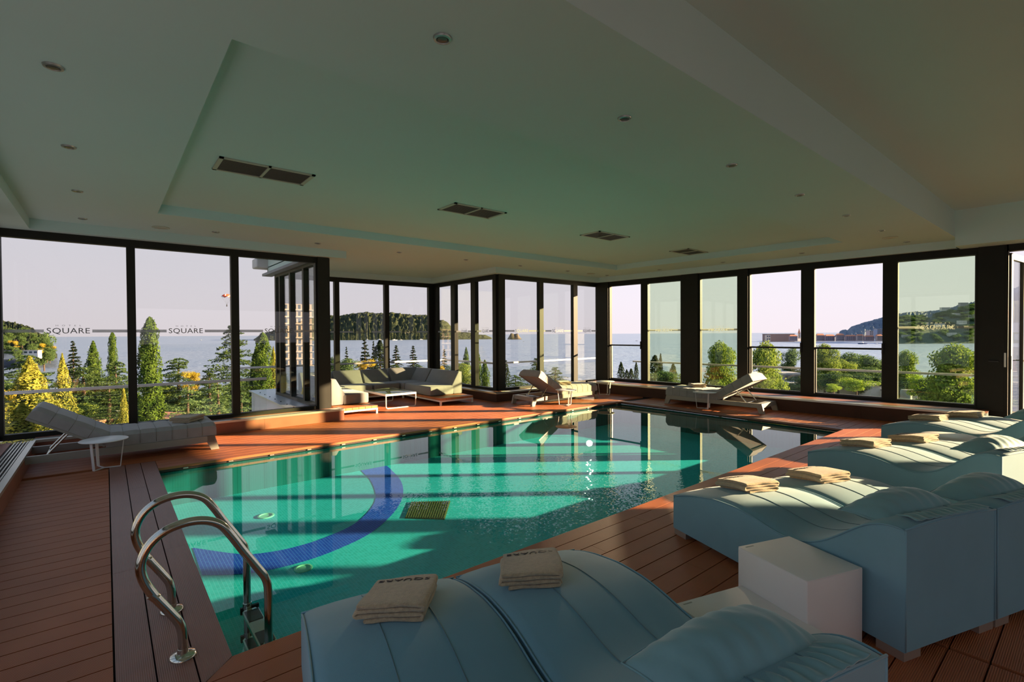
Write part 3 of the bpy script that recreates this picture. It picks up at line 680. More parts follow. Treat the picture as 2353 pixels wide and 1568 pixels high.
def towel_obj(W=.30, Dp=.33, bend=None, name='folded_towel', text=True, seed=0):
    """folded stack: serpentine strip extruded in depth. returns Empty in local coords, front (fold ends) towards -y"""
    rd = random.Random(seed); t = .0165; path = []
    def arc_pts(cx, cz, r, a0, a1, n=6): return [(cx+r*math.cos(a0+(a1-a0)*k/n), cz+r*math.sin(a0+(a1-a0)*k/n)) for k in range(n+1)]
    h = t*1.14
    z = t/2; path = [(-W*.5+.05, z)]
    for x in np.linspace(-W*.5+.08, W*.5-.03, 7): path.append((x, z+.001*rd.uniform(-1, 1)))
    path += arc_pts(W*.5-.03, z+h/2, h/2, -math.pi/2, math.pi/2); z += h
    for x in np.linspace(W*.5-.05, -W*.5+.025, 8): path.append((x, z+.0015*math.sin(x*30)))
    path += arc_pts(-W*.5+.022, z+h/2, h/2, -math.pi/2, -3*math.pi/2); z += h
    for x in np.linspace(-W*.5+.04, W*.5-.03, 8): path.append((x, z+.0012*math.sin(x*22+1)))
    path += arc_pts(W*.5-.024, z+h/2, h/2, -math.pi/2, math.pi/2); z += h
    for x in np.linspace(W*.5-.04, -W*.5+.02, 8): path.append((x, z+.0012*math.sin(x*18)))
    n = len(path); L_, R_ = [], []
    def ringpts(sc):
        A_, B_ = [], []
        for i in range(n):
            a = path[max(i-1, 0)]; b = path[min(i+1, n-1)]; dx, dz = b[0]-a[0], b[1]-a[1]; l = math.hypot(dx, dz) or 1
            nx, nz = -dz/l, dx/l; A_.append((path[i][0]+nx*t/2*sc, path[i][1]+nz*t/2*sc)); B_.append((path[i][0]-nx*t/2*sc, path[i][1]-nz*t/2*sc))
        return A_+B_[::-1]
    ysc = [(-Dp/2, .45), (-Dp/2+.0035, .85), (-Dp/2+.009, 1)]+[(y_, 1) for y_ in np.linspace(-Dp/2+.04, Dp/2-.04, 7)]+[(Dp/2-.009, 1), (Dp/2-.0035, .85), (Dp/2, .45)]
    NY = len(ysc); P = []
    for k, (y, sc) in enumerate(ysc):
        P.append([(x+.003*math.sin(y*20+seed)+(.0025*math.sin(zz*300+seed) if k in (0, 1, 2) else 0), y+.004*math.sin(x*35+zz*90+seed)*(1 if k < 3 or k > NY-4 else 0), zz+.0015*math.sin(y*31+x*17+seed)*(zz/.06)) for (x, zz) in ringpts(sc)])
    ring = P[0]
    b = MB(); m_ = len(ring)
    b.add([p for r in P for p in r], [(k*m_+i, k*m_+(i+1) % m_, (k+1)*m_+(i+1) % m_, (k+1)*m_+i) for k in range(NY-1) for i in range(m_)])
    for k in (0, NY-1):
        for i in range(n-1):
            f_ = (k*m_+i, k*m_+i+1, k*m_+m_-2-i, k*m_+m_-1-i); b.f.append(f_)
    top = z+t*.55
    r = empty(name, (0, 0, 0))
    if bend: b.v = [bend(v) for v in b.v]
    b.build('terry_cloth', M['towel'], r, smooth='auto', fixn=True)
    if text:
        # letters cut in short strips so that they follow the cloth
        cu = bpy.data.curves.new('embroidery', 'FONT'); cu.body = 'SQUARE'; cu.size = .05; cu.extrude = .0012; cu.align_x = 'CENTER'; cu.align_y = 'CENTER'; cu.space_character = 1.1; cu.resolution_u = 2
        tmp = bpy.data.objects.new('tmp', cu); C.objects.link(tmp); dg = bpy.context.evaluated_depsgraph_get(); dg.update()
        me = bpy.data.meshes.new_from_object(tmp.evaluated_get(dg)); me.name = 'embroidery'; bpy.data.objects.remove(tmp)
        for v in me.vertices:
            x, y, zz = v.co; p = (-x*1.15, Dp*.30-y*.8, top+zz); v.co = bend(p) if bend else p
        me.materials.clear(); me.materials.append(M['thread']); link('embroidery', me, None, r)
    return r
def wave_frame(A, ang):
    w_ = Vector((math.cos(ang), math.sin(ang), 0)); return w_
def put_pair(A, ang, specs):
    """A: outer foot corner; ang: direction of the width"""
    wv = Vector((math.cos(ang), math.sin(ang), 0)); dv = Vector((wv.y, -wv.x, 0))
    for i, (lab, tlab, tw_, plab) in enumerate(specs):
        org = Vector((*A, 0))+wv*(i*(WW+.014))
        o = WAVE if not PLACED else copy_tree(WAVE); PLACED.append(1)
        o.location = org; o.rotation_euler = (0, 0, ang); tag(o, lab, 'lounger', 'wave-shaped upholstered loungers')
        if tw_:
            lx, ls, ta = tw_    # centre across, along, rotation in the lounger's frame
            ca, sa = math.cos(ta), math.sin(ta)
            def bend(v, lx=lx, ls=ls, ca=ca, sa=sa):
                x = lx+v[0]*ca-v[1]*sa; y = -ls+v[0]*sa+v[1]*ca
                crown = .008+.014*math.sin(math.pi*min(max(x/WW, 0), 1))-.005
                return (x, y, WZf(min(max(-y, 0), 1.62))+crown+v[2])
            tt = towel_obj(bend=bend, seed=len(PLACED)); tt.location = org; tt.rotation_euler = (0, 0, ang)
            # move the origin to the towel itself
            off = Vector((lx, -ls, WZf(ls)))
            for ch in tt.children: ch.data.transform(Matrix.Translation(-off))
            tt.location = Matrix.Rotation(ang, 4, 'Z') @ off + org
            tag(tt, tlab, 'towel', 'folded tan towels')
        if plab:
            p = PILL if not PPL else copy_tree(PILL); PPL.append(1)
            p.location = org+wv*(WW/2-(.06 if len(PPL) == 1 else 0))+dv*(1.45 if len(PPL) == 1 else 1.40)+Vector((0, 0, WZf(1.40)+.058)); p.rotation_euler = (0, 0, ang+math.radians(-2+3*i))
            tag(p, plab, 'pillow', 'teal pillows on the wave loungers')
WAVE = make_wave(); PILL = make_pillow(); PLACED = []; PPL = []
R_ = math.radians
put_pair((.665, 2.315), R_(-13.5), [
    ('aqua wave lounger in the front pair, on the left beside the pool corner', 'tan folded towel on the front lounger nearest the pool ladder', (.37, .33, R_(-26)), 'teal pillow at the bottom edge, on the left lounger of the front pair'),
    ('aqua wave lounger in the front pair, on the right beside the low white cube', 'tan folded towel on the right lounger of the front pair', (.25, .35, R_(-26)), 'large teal pillow in front of the low white cube')])
put_pair((3.374, 2.135), R_(-18.4), [
    ('blue-sided wave lounger standing behind the tall white cube', 'tan folded towel on the lounger behind the tall white cube', (.38, .34, R_(-8)), 'teal gathered pillow on the lounger behind the tall white cube'),
    ('wave lounger of the second pair, on the side away from the cubes', 'tan towel with rolled folds on the far lounger of the second pair', (.32, .38, R_(-8)), 'teal pillow jutting out at the right edge, second pair from the camera')])
put_pair((5.69, 2.01), R_(-21.4), [
    ('dark-sided wave lounger of the third pair with cream sunlight on top', 'tan towel on the near lounger of the third pair', (.33, .36, R_(4)), 'sunlit pale green pillow at the right edge, third pair from the camera'),
    ('wave lounger of the third pair, beside the small round white table', 'tan towel on the third-pair lounger next to the small round white table', (.28, .36, R_(6)), 'small part of a pillow behind the sunlit pale green one')])
put_pair((8.03, 1.94), R_(-20), [
    ('grey wave lounger of the farthest pair, on the near side', 'brown folded towel on the near lounger of the farthest pair', (.30, .38, R_(10)), 'pillow at the right edge under the terrace door'),
    ('grey wave lounger of the farthest pair, against the window plinth', 'brown folded towel on the lounger closest to the right-hand windows', (.26, .40, R_(12)), None)])

# ------------------------------------------------------------------ white cubes
def cube(name, P4, z, label):
    c = sum((Vector((*p, 0)) for p in P4), Vector())/4; e1 = Vector((*P4[1], 0))-Vector((*P4[0], 0)); rz = math.atan2(e1.y, e1.x)
    o = empty(name, c, rz, label, 'side table', 'ivory cube tables'); a = e1.length/2; b = (Vector((*P4[2], 0))-Vector((*P4[1], 0))).length/2
    rbox('body', -a, -b, 0, a, b, z-.004, .004, M['cube'], o, 2); rbox('top_panel', -a+.001, -b+.001, z-.005, a-.001, b-.001, z, .002, M['cube'], o, 2)
    MB().box(-a+.03, b-.028, z, -a+.085, b-.02, z+.0006).build('maker_mark', pmat('faint_mark', (.45, .43, .40), .5), o)
    return o
cube('cube_table', [(2.65, 1.287), (3.01, 1.165), (2.89, .768), (2.53, .89)], .38, 'tall ivory cube table between the front and second lounger pairs')
cube('cube_table', [(2.205, 1.39), (2.64, 1.262), (2.51, .79), (2.075, .918)], .18, 'low ivory cube table beside the tall one, behind the big teal pillow')

# ------------------------------------------------------------------ sun loungers with adjustable back
def quilt(name, L, W, z0, z1, seams, mat, parent, M4=None):
    """padded cushion, seams across every L/seams"""
    nx, ny = seams*8, 16; b = MB(); P = []
    for i in range(nx+1):
        u = i/nx; x = L*u; ph = (u*seams) % 1; row = []
        puff = (1-abs(2*ph-1)**4)*.010 if 0 < u < 1 else 0
        ex = min(u*L, (1-u)*L); er = .035*(1-min(1, ex/.035))**2
        for j in range(ny+1):
            v = j/ny; y = W*v; ey = min(v*W, (1-v)*W); ry_ = .04*(1-min(1, ey/.045))**2
            row.append((x, y, z1-.012+puff*min(1, ey/.05)-er-ry_))
        P.append(row)
    b.grid(P)
    side = [P[0][j] for j in range(ny+1)]+[P[i][ny] for i in range(1, nx+1)]+[P[nx][j] for j in range(ny-1, -1, -1)]+[P[i][0] for i in range(nx-1, 0, -1)]
    def ins(p, z, k): return (p[0]+(L/2-p[0])*k, p[1]+(W/2-p[1])*k, z)
    lo = [ins(p, z0, .0) for p in side]; n = len(side)
    b.add(side+lo, [(i, (i+1) % n, n+(i+1) % n, n+i) for i in range(n)]); b.add(lo, [tuple(range(n))])
    if M4 is not None: b.v = [tuple(M4 @ Vector(v)) for v in b.v]
    o = b.build(name, mat, parent, smooth='auto', fixn=True)
    sm = MB()
    for k in range(1, seams):
        x = L*k/seams
        pts = [Vector((x, .0-.002, z0+.01)), Vector((x, -.002, z1-.055)), Vector((x, .012, z1-.026)), Vector((x, .045, z1-.011)), Vector((x, W-.045, z1-.011)), Vector((x, W-.012, z1-.026)), Vector((x, W+.002, z1-.055)), Vector((x, W+.002, z0+.01))]
        if M4 is not None: pts = [M4 @ p for p in pts]
        sm.tube(pts, .0022, 5)
    sm.build('seam', pmat('seam_thread', (.25, .24, .20), .8), o, smooth=True)
    return o
def make_lounger():
    r = empty('sun_lounger', (0, 0, 0)); W = .70; L = 2.07; FM = M['grey_metal']
    q = MB(); q.box(0.03, 0, .105, L-.03, .045, .19); q.box(.03, W-.045, .105, L-.03, W, .19); q.box(.03, .045, .105, .14, W-.045, .19); q.box(L-.09, .045, .105, L-.03, W-.045, .19)
    q.build('frame', FM, r)
    for (x, s_) in ((.0, 1), (L, -1)):
        for y in (0, W-.045):
            MB().xprism([(x-s_*.02, 0), (x+s_*.075, 0), (x+s_*.12, .105), (x+s_*.12, .19), (x+s_*.03, .19)], y, y+.045).build('leg', FM, r)
    MB().box(.9, .045, .165, L-.09, W-.045, .188).build('seat_deck', M['dark'], r)
    quilt('mattress', 1.17, W-.02, .192, .372, 7, M['fabric'], r, Matrix.Translation((.89, .01, 0)))
    A = R_(31); B = Matrix.Translation((.885, .01, .215)) @ Matrix.Rotation(A, 4, 'Y') @ Matrix.Translation((-.80, 0, 0))
    quilt('back_cushion', .80, W-.02, .012, .165, 4, M['fabric'], r, B)
    q = MB(); q.box(0, .0, -.016, .80, .03, .010); q.box(0, W-.05, -.016, .80, W-.02, .010); q.box(0, .03, -.012, .04, W-.05, .008)
    q2 = MB().box(.04, .03, -.004, .80, W-.05, .004); q2.v = [tuple(B @ Vector(v)) for v in q2.v]; q2.build('back_panel', M['fabric'], r)
    q.v = [tuple(B @ Vector(v)) for v in q.v]; q.build('back_frame', M['grey_metal'], r)
    for y in (.10, W-.12):
        q = MB().tube([B @ Vector((.42, y, -.02)), Vector((.36, y, .17))], .011, 10); q.build('support_strut', M['steel'], r, smooth='auto')
    MB().tube([Vector((.36, .05, .165)), Vector((.36, W-.05, .165))], .009, 8).build('support_rod', M['steel'], r, smooth='auto')
    return r
SL = make_lounger()
SL.location = (-.905, 7.76, 0); tag(SL, 'taupe quilted sun lounger on the left, in front of the left windows', 'sun lounger', 'adjustable sun loungers')
o = copy_tree(SL); o.location = (6.985, 7.80, 0); o.rotation_euler = (0, 0, R_(-1)); tag(o, 'dark-backed sun lounger by the far pool corner, seen from behind its raised back', 'sun lounger', 'adjustable sun loungers')
o = copy_tree(SL); o.location = (10.31, 4.20, 0); o.rotation_euler = (0, 0, R_(92.5)); tag(o, 'sun lounger under the sliding windows with sunlit raised back', 'sun lounger', 'adjustable sun loungers')
pp = rbox('headrest_pillow', .0, .0, 0, .14, .30, .02, .009, M['grey_metal'], o); pp.matrix_parent_inverse = Matrix()
_B = Matrix.Translation((.885, .01, .215)) @ Matrix.Rotation(R_(31), 4, 'Y') @ Matrix.Translation((-.79, .2, .158)); pp.matrix_local = _B; pp.data.materials[0] = M['fabric']
def flat_towel(loc, rz, label, text=True, seed=3):
    t_ = towel_obj(seed=seed, text=text); t_.location = loc; t_.rotation_euler = (0, 0, rz); return tag(t_, label, 'towel', 'folded tan towels')
flat_towel((.86, 8.12, .372), R_(-38), 'pale folded towel on the foot of the left sun lounger')
flat_towel((8.25, 8.12, .372), R_(-30), 'brown folded towel on the dark sun lounger by the far pool corner', seed=5)
flat_towel((10.0, 5.75, .372), R_(-40), 'folded towel on the sun lounger under the sliding windows', seed=6)

# ------------------------------------------------------------------ small round side tables
def make_table():
    r = empty('side_table', (0, 0, 0)); WM = M['white_metal']
    MB().lathe([(.226, .332), (.23, .335), (.23, .339), (.226, .342), (.02, .342)], 48).build('table_top', WM, r, smooth='auto')
    hub = Vector((0, 0, .012)); r.rotation_euler = (0, 0, 0)
    ends = []
    for k in range(3):
        a = R_(-128+120*k); top = Vector((.185*math.cos(a), .185*math.sin(a), .334)); bot = Vector((.150*math.cos(a), .150*math.sin(a), .008)); ends.append(bot)
        MB().bar(top, bot, .028, .008).build('leg', WM, r)
    q = MB()
    for e_ in ends: q.bar(e_, (0, 0, .008), .008, .012)
    q.build('base_bar', WM, r)
    return r
ST = make_table(); ST.location = (-.03, 7.50, 0); tag(ST, 'small round white table in front of the left sun lounger', 'side table', 'small round white tables')
for (x, y, rz, lb) in ((7.67, 7.47, .2, 'small round white table in front of the dark sun lounger'), (9.46, 5.27, .0, 'small round white table in front of the lounger under the sliding windows'),
                       (9.76, 8.12, .5, 'small round white table in the far corner by the end windows'), (7.20, 1.11, .3, 'small round white table between the third and farthest lounger pairs')):
    o = copy_tree(ST); o.location = (x, y, 0); o.rotation_euler = (0, 0, rz); tag(o, lb, 'side table', 'small round white tables')
    if x == 7.20: o.scale = (1.15, 1.15, 1.15)

# ------------------------------------------------------------------ bay sofa and coffee table
def sofa_module(label, x0, x1, y0, y1, back, name='sofa_module', seatd=None, end=None):
    """back: which side carries the backrest ('E','W','N','NE','NW')"""
    o = empty(name, (x0, y0, 0), 0, label, 'sofa', 'modules of the bay sofa'); X, Y = x1-x0, y1-y0; F_ = M['sofa']
    if back == 'E':
        rprism('backrest', [(X-.24, .17), (X, .17), (X, .68), (X-.10, .69), (X-.29, .37)], .01, Y-.01, .022, F_, o)
        rbox('seat', .0, .005, .168, X-.235, Y-.005, .375, .03, F_, o)
    elif back == 'W':
        rprism('backrest', [(.24, .17), (0, .17), (0, .68), (.10, .69), (.29, .37)], .01, Y-.01, .022, F_, o)
        rbox('seat', .235, .005, .168, X, Y-.005, .375, .03, F_, o)
    elif back == 'N':
        b = MB().xprism([(Y-.24, .17), (Y, .17), (Y, .68), (Y-.10, .69), (Y-.29, .37)], .01, X-.01)
        me = rprism('backrest', [(Y-.24, .17), (Y, .17), (Y, .68), (Y-.10, .69), (Y-.29, .37)], .01, X-.01, .022, F_, o)
        for v in me.data.vertices: v.co = (v.co.y, v.co.x, v.co.z)
        me.data.flip_normals(); rbox('seat', .005, 0, .168, X-.005, Y-.235, .375, .03, F_, o)
    return o
def platform(label, x0, y0, x1, y1):
    o = empty('sofa_platform', (x0, y0, 0), 0, label, 'platform', 'teak sofa platforms'); X, Y = x1-x0, y1-y0
    nb = max(2, round(X/.14)) if X < Y else max(2, round(Y/.14))
    for k in range(nb):
        if X < Y: MB().box(k*X/nb+.003, 0, .112, (k+1)*X/nb-.003, Y, .160).build('board', M['teak'], o)
        else: MB().box(0, k*Y/nb+.003, .112, X, (k+1)*Y/nb-.003, .160).build('board', M['teak'], o)
    f = .035
    q = MB(); q.box(.0, .0, .078, X, f, .110); q.box(0, Y-f, .078, X, Y, .110); q.box(0, f, .078, f, Y-f, .110); q.box(X-f, f, .078, X, Y-f, .110); q.build('frame', M['white_metal'], o)
    for (x, y) in ((0, 0), (X-f, 0), (0, Y-f), (X-f, Y-f)): MB().box(x, y, 0, x+f, y+f, .078).build('leg', M['white_metal'], o)
platform('teak platform under the right arm of the sofa', 5.58, 9.21, 6.44, 11.0)
platform('sunlit teak platform end under the left arm of the sofa', 3.36, 9.18, 4.13, 11.0)
platform('teak platform under the back row of the sofa', 3.36, 11.03, 6.46, 11.90)
sofa_module('sunlit cream-looking left arm seat of the sofa, its curved back at the post', 3.36, 4.13, 9.60, 10.95, 'W')
sofa_module('right arm seat of the sofa in blue shade, open end towards the pool', 5.58, 6.44, 9.64, 10.88, 'E')
sofa_module('right arm seat of the sofa next to the corner', 5.58, 6.44, 10.90, 11.66, 'E')
sofa_module('back row sofa seat at the left end, mostly behind the post', 3.40, 4.14, 11.05, 11.90, 'N')
sofa_module('back row sofa seat with a green sunlit stripe, second from the left', 4.16, 4.86, 11.05, 11.90, 'N')
sofa_module('back row sofa seat in the middle, third from the left', 4.88, 5.56, 11.05, 11.90, 'N')
sofa_module('back row sofa seat in the corner, with a sunlit triangle', 5.60, 6.44, 11.68, 11.915, 'N')
ct = empty('coffee_table', (4.46, 9.53, 0), 0, 'low white-framed coffee table with glass top inside the U-shaped sofa', 'table')
X, Y, H = .71, 1.12, .315
rbox('glass_top', .012, .012, H-.006, X-.012, Y-.012, H, .002, M['glass2'], ct, 2)
q = MB(); f = .022
q.box(0, 0, H-.045, X, f, H-.004); q.box(0, Y-f, H-.045, X, Y, H-.004); q.box(0, f, H-.045, f, Y-f, H-.004); q.box(X-f, f, H-.045, X, Y-f, H-.004); q.build('top_frame', M['white_metal'], ct)
MB().box(f, f, H-.03, X-f, Y-f, H-.018).build('under_panel', M['sofa'], ct)
for y in (.011, Y-.011):
    pts = [(.011, y, H-.04)]+[(.011, y, z) for z in (.2, .06)]+[(.02, y, .025), (.05, y, .011)]+[(X-.05, y, .011), (X-.02, y, .025), (X-.011, y, .06), (X-.011, y, .2), (X-.011, y, H-.04)]
    MB().tube(pts, .012, 8).build('leg', M['white_metal'], ct, smooth='auto')


# ------------------------------------------------------------------ outside: sea, land, hills
ZSEA = -25.0
sea = MB()
def fan(R0, R1, a0=-75, a1=200, n=60):
    P = [[(R*math.cos(R_(a)), R*math.sin(R_(a)), ZSEA) for a in np.linspace(a0, a1, n)] for R in (R0, 200, 1000, 5000, R1)]
    return P
sea.grid(fan(60, 55000)); so_ = sea.build('sea', M['sea']); so_.data.flip_normals() if so_.data.polygons[0].normal.z < 0 else None
tag(so_, 'calm blue-lavender sea reaching to the horizon', 'sea', kind='structure')
from mathutils import noise as _mn
def vnoise(x, y, s=0):
    return _mn.fractal(Vector((x*.8, y*.8, s*3.1)), .8, 2.0, 5)*1.6
def vnoise_old(x, y, s=0):
    return (math.sin(x*1.3+s)+math.sin(y*1.7+s*2.1)+math.sin((x+y)*2.3+s*.7)+.6*math.sin(x*4.1-y*3.3+s))/3.6
# garden slope around the building
P = []
for R in (14, 22, 35, 50, 70, 95, 125, 160):
    row = []
    for a in np.linspace(-75, 200, 56):
        fall = 7.5+ (R-14)*.125 + .8*vnoise(R*.1, a*.2); lim = 125 if a > 25 else 260
        z = 1.5-fall if True else 0
        kb = min(1, max(0, (26-a)/8)); z = (z-1.5)*(1-kb)+(-9.5-(R-14)*.05)*kb
        row.append((R*math.cos(R_(a)), R*math.sin(R_(a)), max(-25.6, z)))
    P.append(row)
gd = MB().grid(P).build('garden_ground', M['soil'], smooth=True); tag(gd, 'shaded garden slope below the terrace', 'ground', kind='structure')
def ridge(name, label, mat, top, base_y, dep, thick=.35, nsub=3, rough=1.0, kind='structure', cat='hill', bumps=14, zbase=None):
    """top: [(px,py)] skyline; base_y: image row of the waterline; dep: distance of the front shore"""
    xs = [p[0] for p in top]; ys = [p[1] for p in top]; n = max(24, int((xs[-1]-xs[0])/1.6)); P = []
    rows = 20
    for i in range(n+1):
        px = xs[0]+(xs[-1]-xs[0])*i/n; py = float(np.interp(px, xs, ys)); row = []
        zb_ = zbase if zbase is not None else D(px, base_y, dep).z
        for j in range(rows+1):
            t = j/rows; dd = dep*(1+thick*t); ztop = (D(px, py, dep*(1+thick)).z)
            k = math.sin(t*math.pi/2)**.8
            z = zb_+(ztop-zb_)*k; p = D(px, 784, dd)
            amp = rough*(ztop-zb_)*.035
            z += amp*1.3*vnoise(px*.16, j*.55, 1.3)*math.sin(math.pi*min(t, .97)) + (amp*.35*vnoise(px*.5, j*1.4, 4.0) if j > 0 else 0)
            row.append((p.x, p.y, z))
        p = D(px, 784, dep*(1+thick*1.9)); row.append((p.x, p.y, zb_-2)); P.append(row)
    o = MB().grid(P).build(name, mat, smooth=True); return tag(o, label, cat, kind=kind)
ridge('headland_hill', 'wooded headland at the far left above the white beach club', M['hill'], [(-60, 728), (0, 737), (22, 741), (40, 744), (60, 750), (78, 755), (84, 764), (100, 770), (112, 778), (120, 795), (128, 812), (131, 820)], 824, 420, .22, rough=2.2)
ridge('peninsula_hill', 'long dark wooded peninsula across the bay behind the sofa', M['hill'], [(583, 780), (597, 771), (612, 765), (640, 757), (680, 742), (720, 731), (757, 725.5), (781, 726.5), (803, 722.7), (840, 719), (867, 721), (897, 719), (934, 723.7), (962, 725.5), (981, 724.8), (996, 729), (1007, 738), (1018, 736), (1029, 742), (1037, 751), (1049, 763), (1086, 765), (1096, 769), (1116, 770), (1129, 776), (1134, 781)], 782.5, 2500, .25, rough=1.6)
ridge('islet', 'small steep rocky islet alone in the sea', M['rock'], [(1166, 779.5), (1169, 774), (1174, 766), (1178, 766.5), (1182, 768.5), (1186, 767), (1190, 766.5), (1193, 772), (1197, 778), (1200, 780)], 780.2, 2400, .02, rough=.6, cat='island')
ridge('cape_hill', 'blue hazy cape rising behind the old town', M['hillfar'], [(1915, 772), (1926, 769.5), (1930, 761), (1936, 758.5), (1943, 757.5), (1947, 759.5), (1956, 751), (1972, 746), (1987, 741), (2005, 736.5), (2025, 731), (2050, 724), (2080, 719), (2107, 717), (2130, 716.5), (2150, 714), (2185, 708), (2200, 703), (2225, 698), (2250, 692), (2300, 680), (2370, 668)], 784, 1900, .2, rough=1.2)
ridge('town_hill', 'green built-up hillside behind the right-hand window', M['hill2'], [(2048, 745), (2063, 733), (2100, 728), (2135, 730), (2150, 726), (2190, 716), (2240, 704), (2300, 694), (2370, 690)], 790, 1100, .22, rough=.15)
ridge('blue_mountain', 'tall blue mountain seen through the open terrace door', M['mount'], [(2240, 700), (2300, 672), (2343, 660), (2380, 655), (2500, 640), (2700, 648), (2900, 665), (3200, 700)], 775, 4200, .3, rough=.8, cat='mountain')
ridge('shore_town_strip', 'low built-up shore strip of the old town', M['greywall'], [(1757, 783), (1765, 778), (1800, 777), (1850, 776), (1900, 775), (2000, 775), (2100, 775), (2200, 776), (2350, 776)], 784.5, 1450, .08, rough=.3, cat='shore')
# mountain and apartment block that only show mirrored in the bay glass
def far_mount(name, label, a0, a1, R, hs, mat):
    P = []; n = 40
    for i in range(n+1):
        a = R_(a0+(a1-a0)*i/n); h = float(np.interp(i/n, [k/(len(hs)-1) for k in range(len(hs))], hs))
        P.append([(R*(1+.25*j/6)*math.cos(a), R*(1+.25*j/6)*math.sin(a), ZSEA+(h+25)*math.sin(j/6*math.pi/2)+h*.05*vnoise(i*.7, j*1.1)) for j in range(7)])
    return tag(MB().grid(P).build(name, mat, smooth=True), label, 'mountain', kind='structure')
far_mount('green_mountain', 'rocky green mountain mirrored in the glazing of the bay', 98, 150, 2400, [60, 150, 240, 330, 390, 420, 380, 300], pmat('rocky_green_slope', (.24, .26, .18), .95, col2=(.16, .19, .11), vscale=.006))  # green rock mixed with darker green patches

# ------------------------------------------------------------------ buildings
def building(name, label, px, py_top, py_base, dep, wpx, depth_m, mat, floors=3, roof=None, cols=4, group=None, skew=0.0, cat='building'):
    a = D(px-wpx/2, py_base, dep); b_ = D(px+wpx/2, py_base, dep); zt_ = D(px, py_top, dep).z; zb_ = a.z
    d = (b_-a); d.z = 0; Wm = d.length; ang = math.atan2(d.y, d.x)
    o = empty(name, (a.x, a.y, zb_), ang+skew, label, cat, group)
    H_ = zt_-zb_; MB().box(0, 0, -3, Wm, depth_m, H_).build('wall', mat, o)
    fh = H_/floors
    if cols:
        for f_ in range(floors):
            for c_ in range(cols):
                x = Wm*(c_+.5)/cols; ww = Wm/cols*.32
                MB().box(x-ww, -.02*fh, fh*f_+fh*.3, x+ww, .1, fh*f_+fh*.78).build('window', M['winglass'], o)
    if roof:
        MB().add([(-.03*Wm, -.4, H_), (1.03*Wm, -.4, H_), (1.03*Wm, depth_m+.4, H_), (-.03*Wm, depth_m+.4, H_), (.12*Wm, depth_m/2, H_+H_*.35+.3), (.88*Wm, depth_m/2, H_+H_*.35+.3)],
                 [(0, 1, 5, 4), (1, 2, 5), (2, 3, 4, 5), (3, 0, 4), (3, 2, 1, 0)]).build('roof', M['terra'], o)
    else: MB().box(-.02*Wm, -.3, H_, 1.02*Wm, depth_m+.3, H_+.04*H_+.15).build('roof', M['greywall'], o)
    return o
gT = 'old town houses on the far shore'
building('fortress', 'low long fortress wall at the seaward end of the old town', 1795, 768, 783.5, 1430, 62, 30, pmat('fortress_stone', (.24, .17, .15), .9, var=.1), 2, None, 0)
building('fortress_bastion', 'sunlit square bastion at the left tip of the fortress', 1766, 770.5, 783, 1400, 9, 10, M['beige'], 2, None, 2)
o = building('church_tower', 'slender pointed church tower of the old town', 1837.4, 766, 776, 1420, 3.4, 5, M['beige'], 3, None, 1, cat='tower')
MB().add([(-.2, -.2, 12.6), (4.5, -.2, 12.6), (4.5, 5.2, 12.6), (-.2, 5.2, 12.6), (2.1, 2.5, 27)], [(0, 1, 4), (1, 2, 4), (2, 3, 4), (3, 0, 4), (3, 2, 1, 0)]).build('spire', M['terra'], o)
rd = random.Random(4)
pos = [('second', 1790), ('x', 1806), ('x', 1822)]
desc = ['beside the church tower', 'at the left edge of the open window', 'left of the hill foot', 'under the tip of the hill', 'below the blue hill', 'left of the pale tower block', 'at the marina', 'right of the pale tower block']
for i, (px, w_, tp) in enumerate([(1824, 20, 773), (1886, 20, 771), (1908, 24, 772.5), (1932, 20, 771), (1956, 26, 773), (1978, 18, 772), (1999, 22, 774), (2022, 14, 772)]):
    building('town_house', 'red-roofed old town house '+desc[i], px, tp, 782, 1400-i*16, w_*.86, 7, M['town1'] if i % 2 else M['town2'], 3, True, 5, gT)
building('tower_block', 'pale square tower block behind the marina', 2006, 761, 777, 1350, 15, 14, pmat('mauve_render', (.40, .34, .36), .8), 5, None, 4)
building('tower_block', 'blue-grey tower block next to the pale one', 2022, 757, 777, 1300, 12, 14, pmat('blue_render', (.22, .28, .40), .8), 6, None, 4)
gH = 'apartment blocks on the built-up hillside'
hd_ = ['on the skyline at the right end', 'on the skyline with stepped roofs', 'just below the skyline', 'half-way up at the left edge', 'half-way up in the middle', 'in the row above the lettering', 'at the foot of the hill, left', 'at the foot of the hill, right', 'low on the hill by the leaves', 'on the right slope']
TH = [(2048, 745), (2063, 733), (2100, 728), (2135, 730), (2150, 726), (2190, 716), (2240, 704), (2300, 694), (2370, 690)]
def hill_spot(px, t):
    sky = float(np.interp(px, [p[0] for p in TH], [p[1] for p in TH])); dd = 1100*(1+.22*t); z0_ = D(px, 790, 1100).z; z1_ = D(px, sky, 1100*1.22).z
    z = z0_+(z1_-z0_)*math.sin(t*math.pi/2)**.8; return dd, z
def hill_depth(px, py):
    lo_, hi_ = .02, 1.0
    for _ in range(18):
        t = (lo_+hi_)/2; dd, z = hill_spot(px, t)
        if z > D(px, py, dd).z: hi_ = t
        else: lo_ = t
    return hill_spot(px, t)[0]
for i, (px, tp, bp_, w_) in enumerate([(2216, 696, 703, 20), (2174, 707, 712, 22), (2200, 720, 725, 18), (2082, 745, 750, 22), (2125, 741, 746, 20), (2162, 744, 749, 22), (2086, 770, 775, 22), (2190, 765, 771, 20), (2213, 737, 743, 20), (2236, 724, 731, 12)]):
    building('apartment_block', 'white apartment block '+hd_[i], px, tp, bp_, hill_depth(px, bp_)-6, w_*.9, 7, M['whitewall'] if i % 3 else M['greywall'], 3, None, 8, gH)
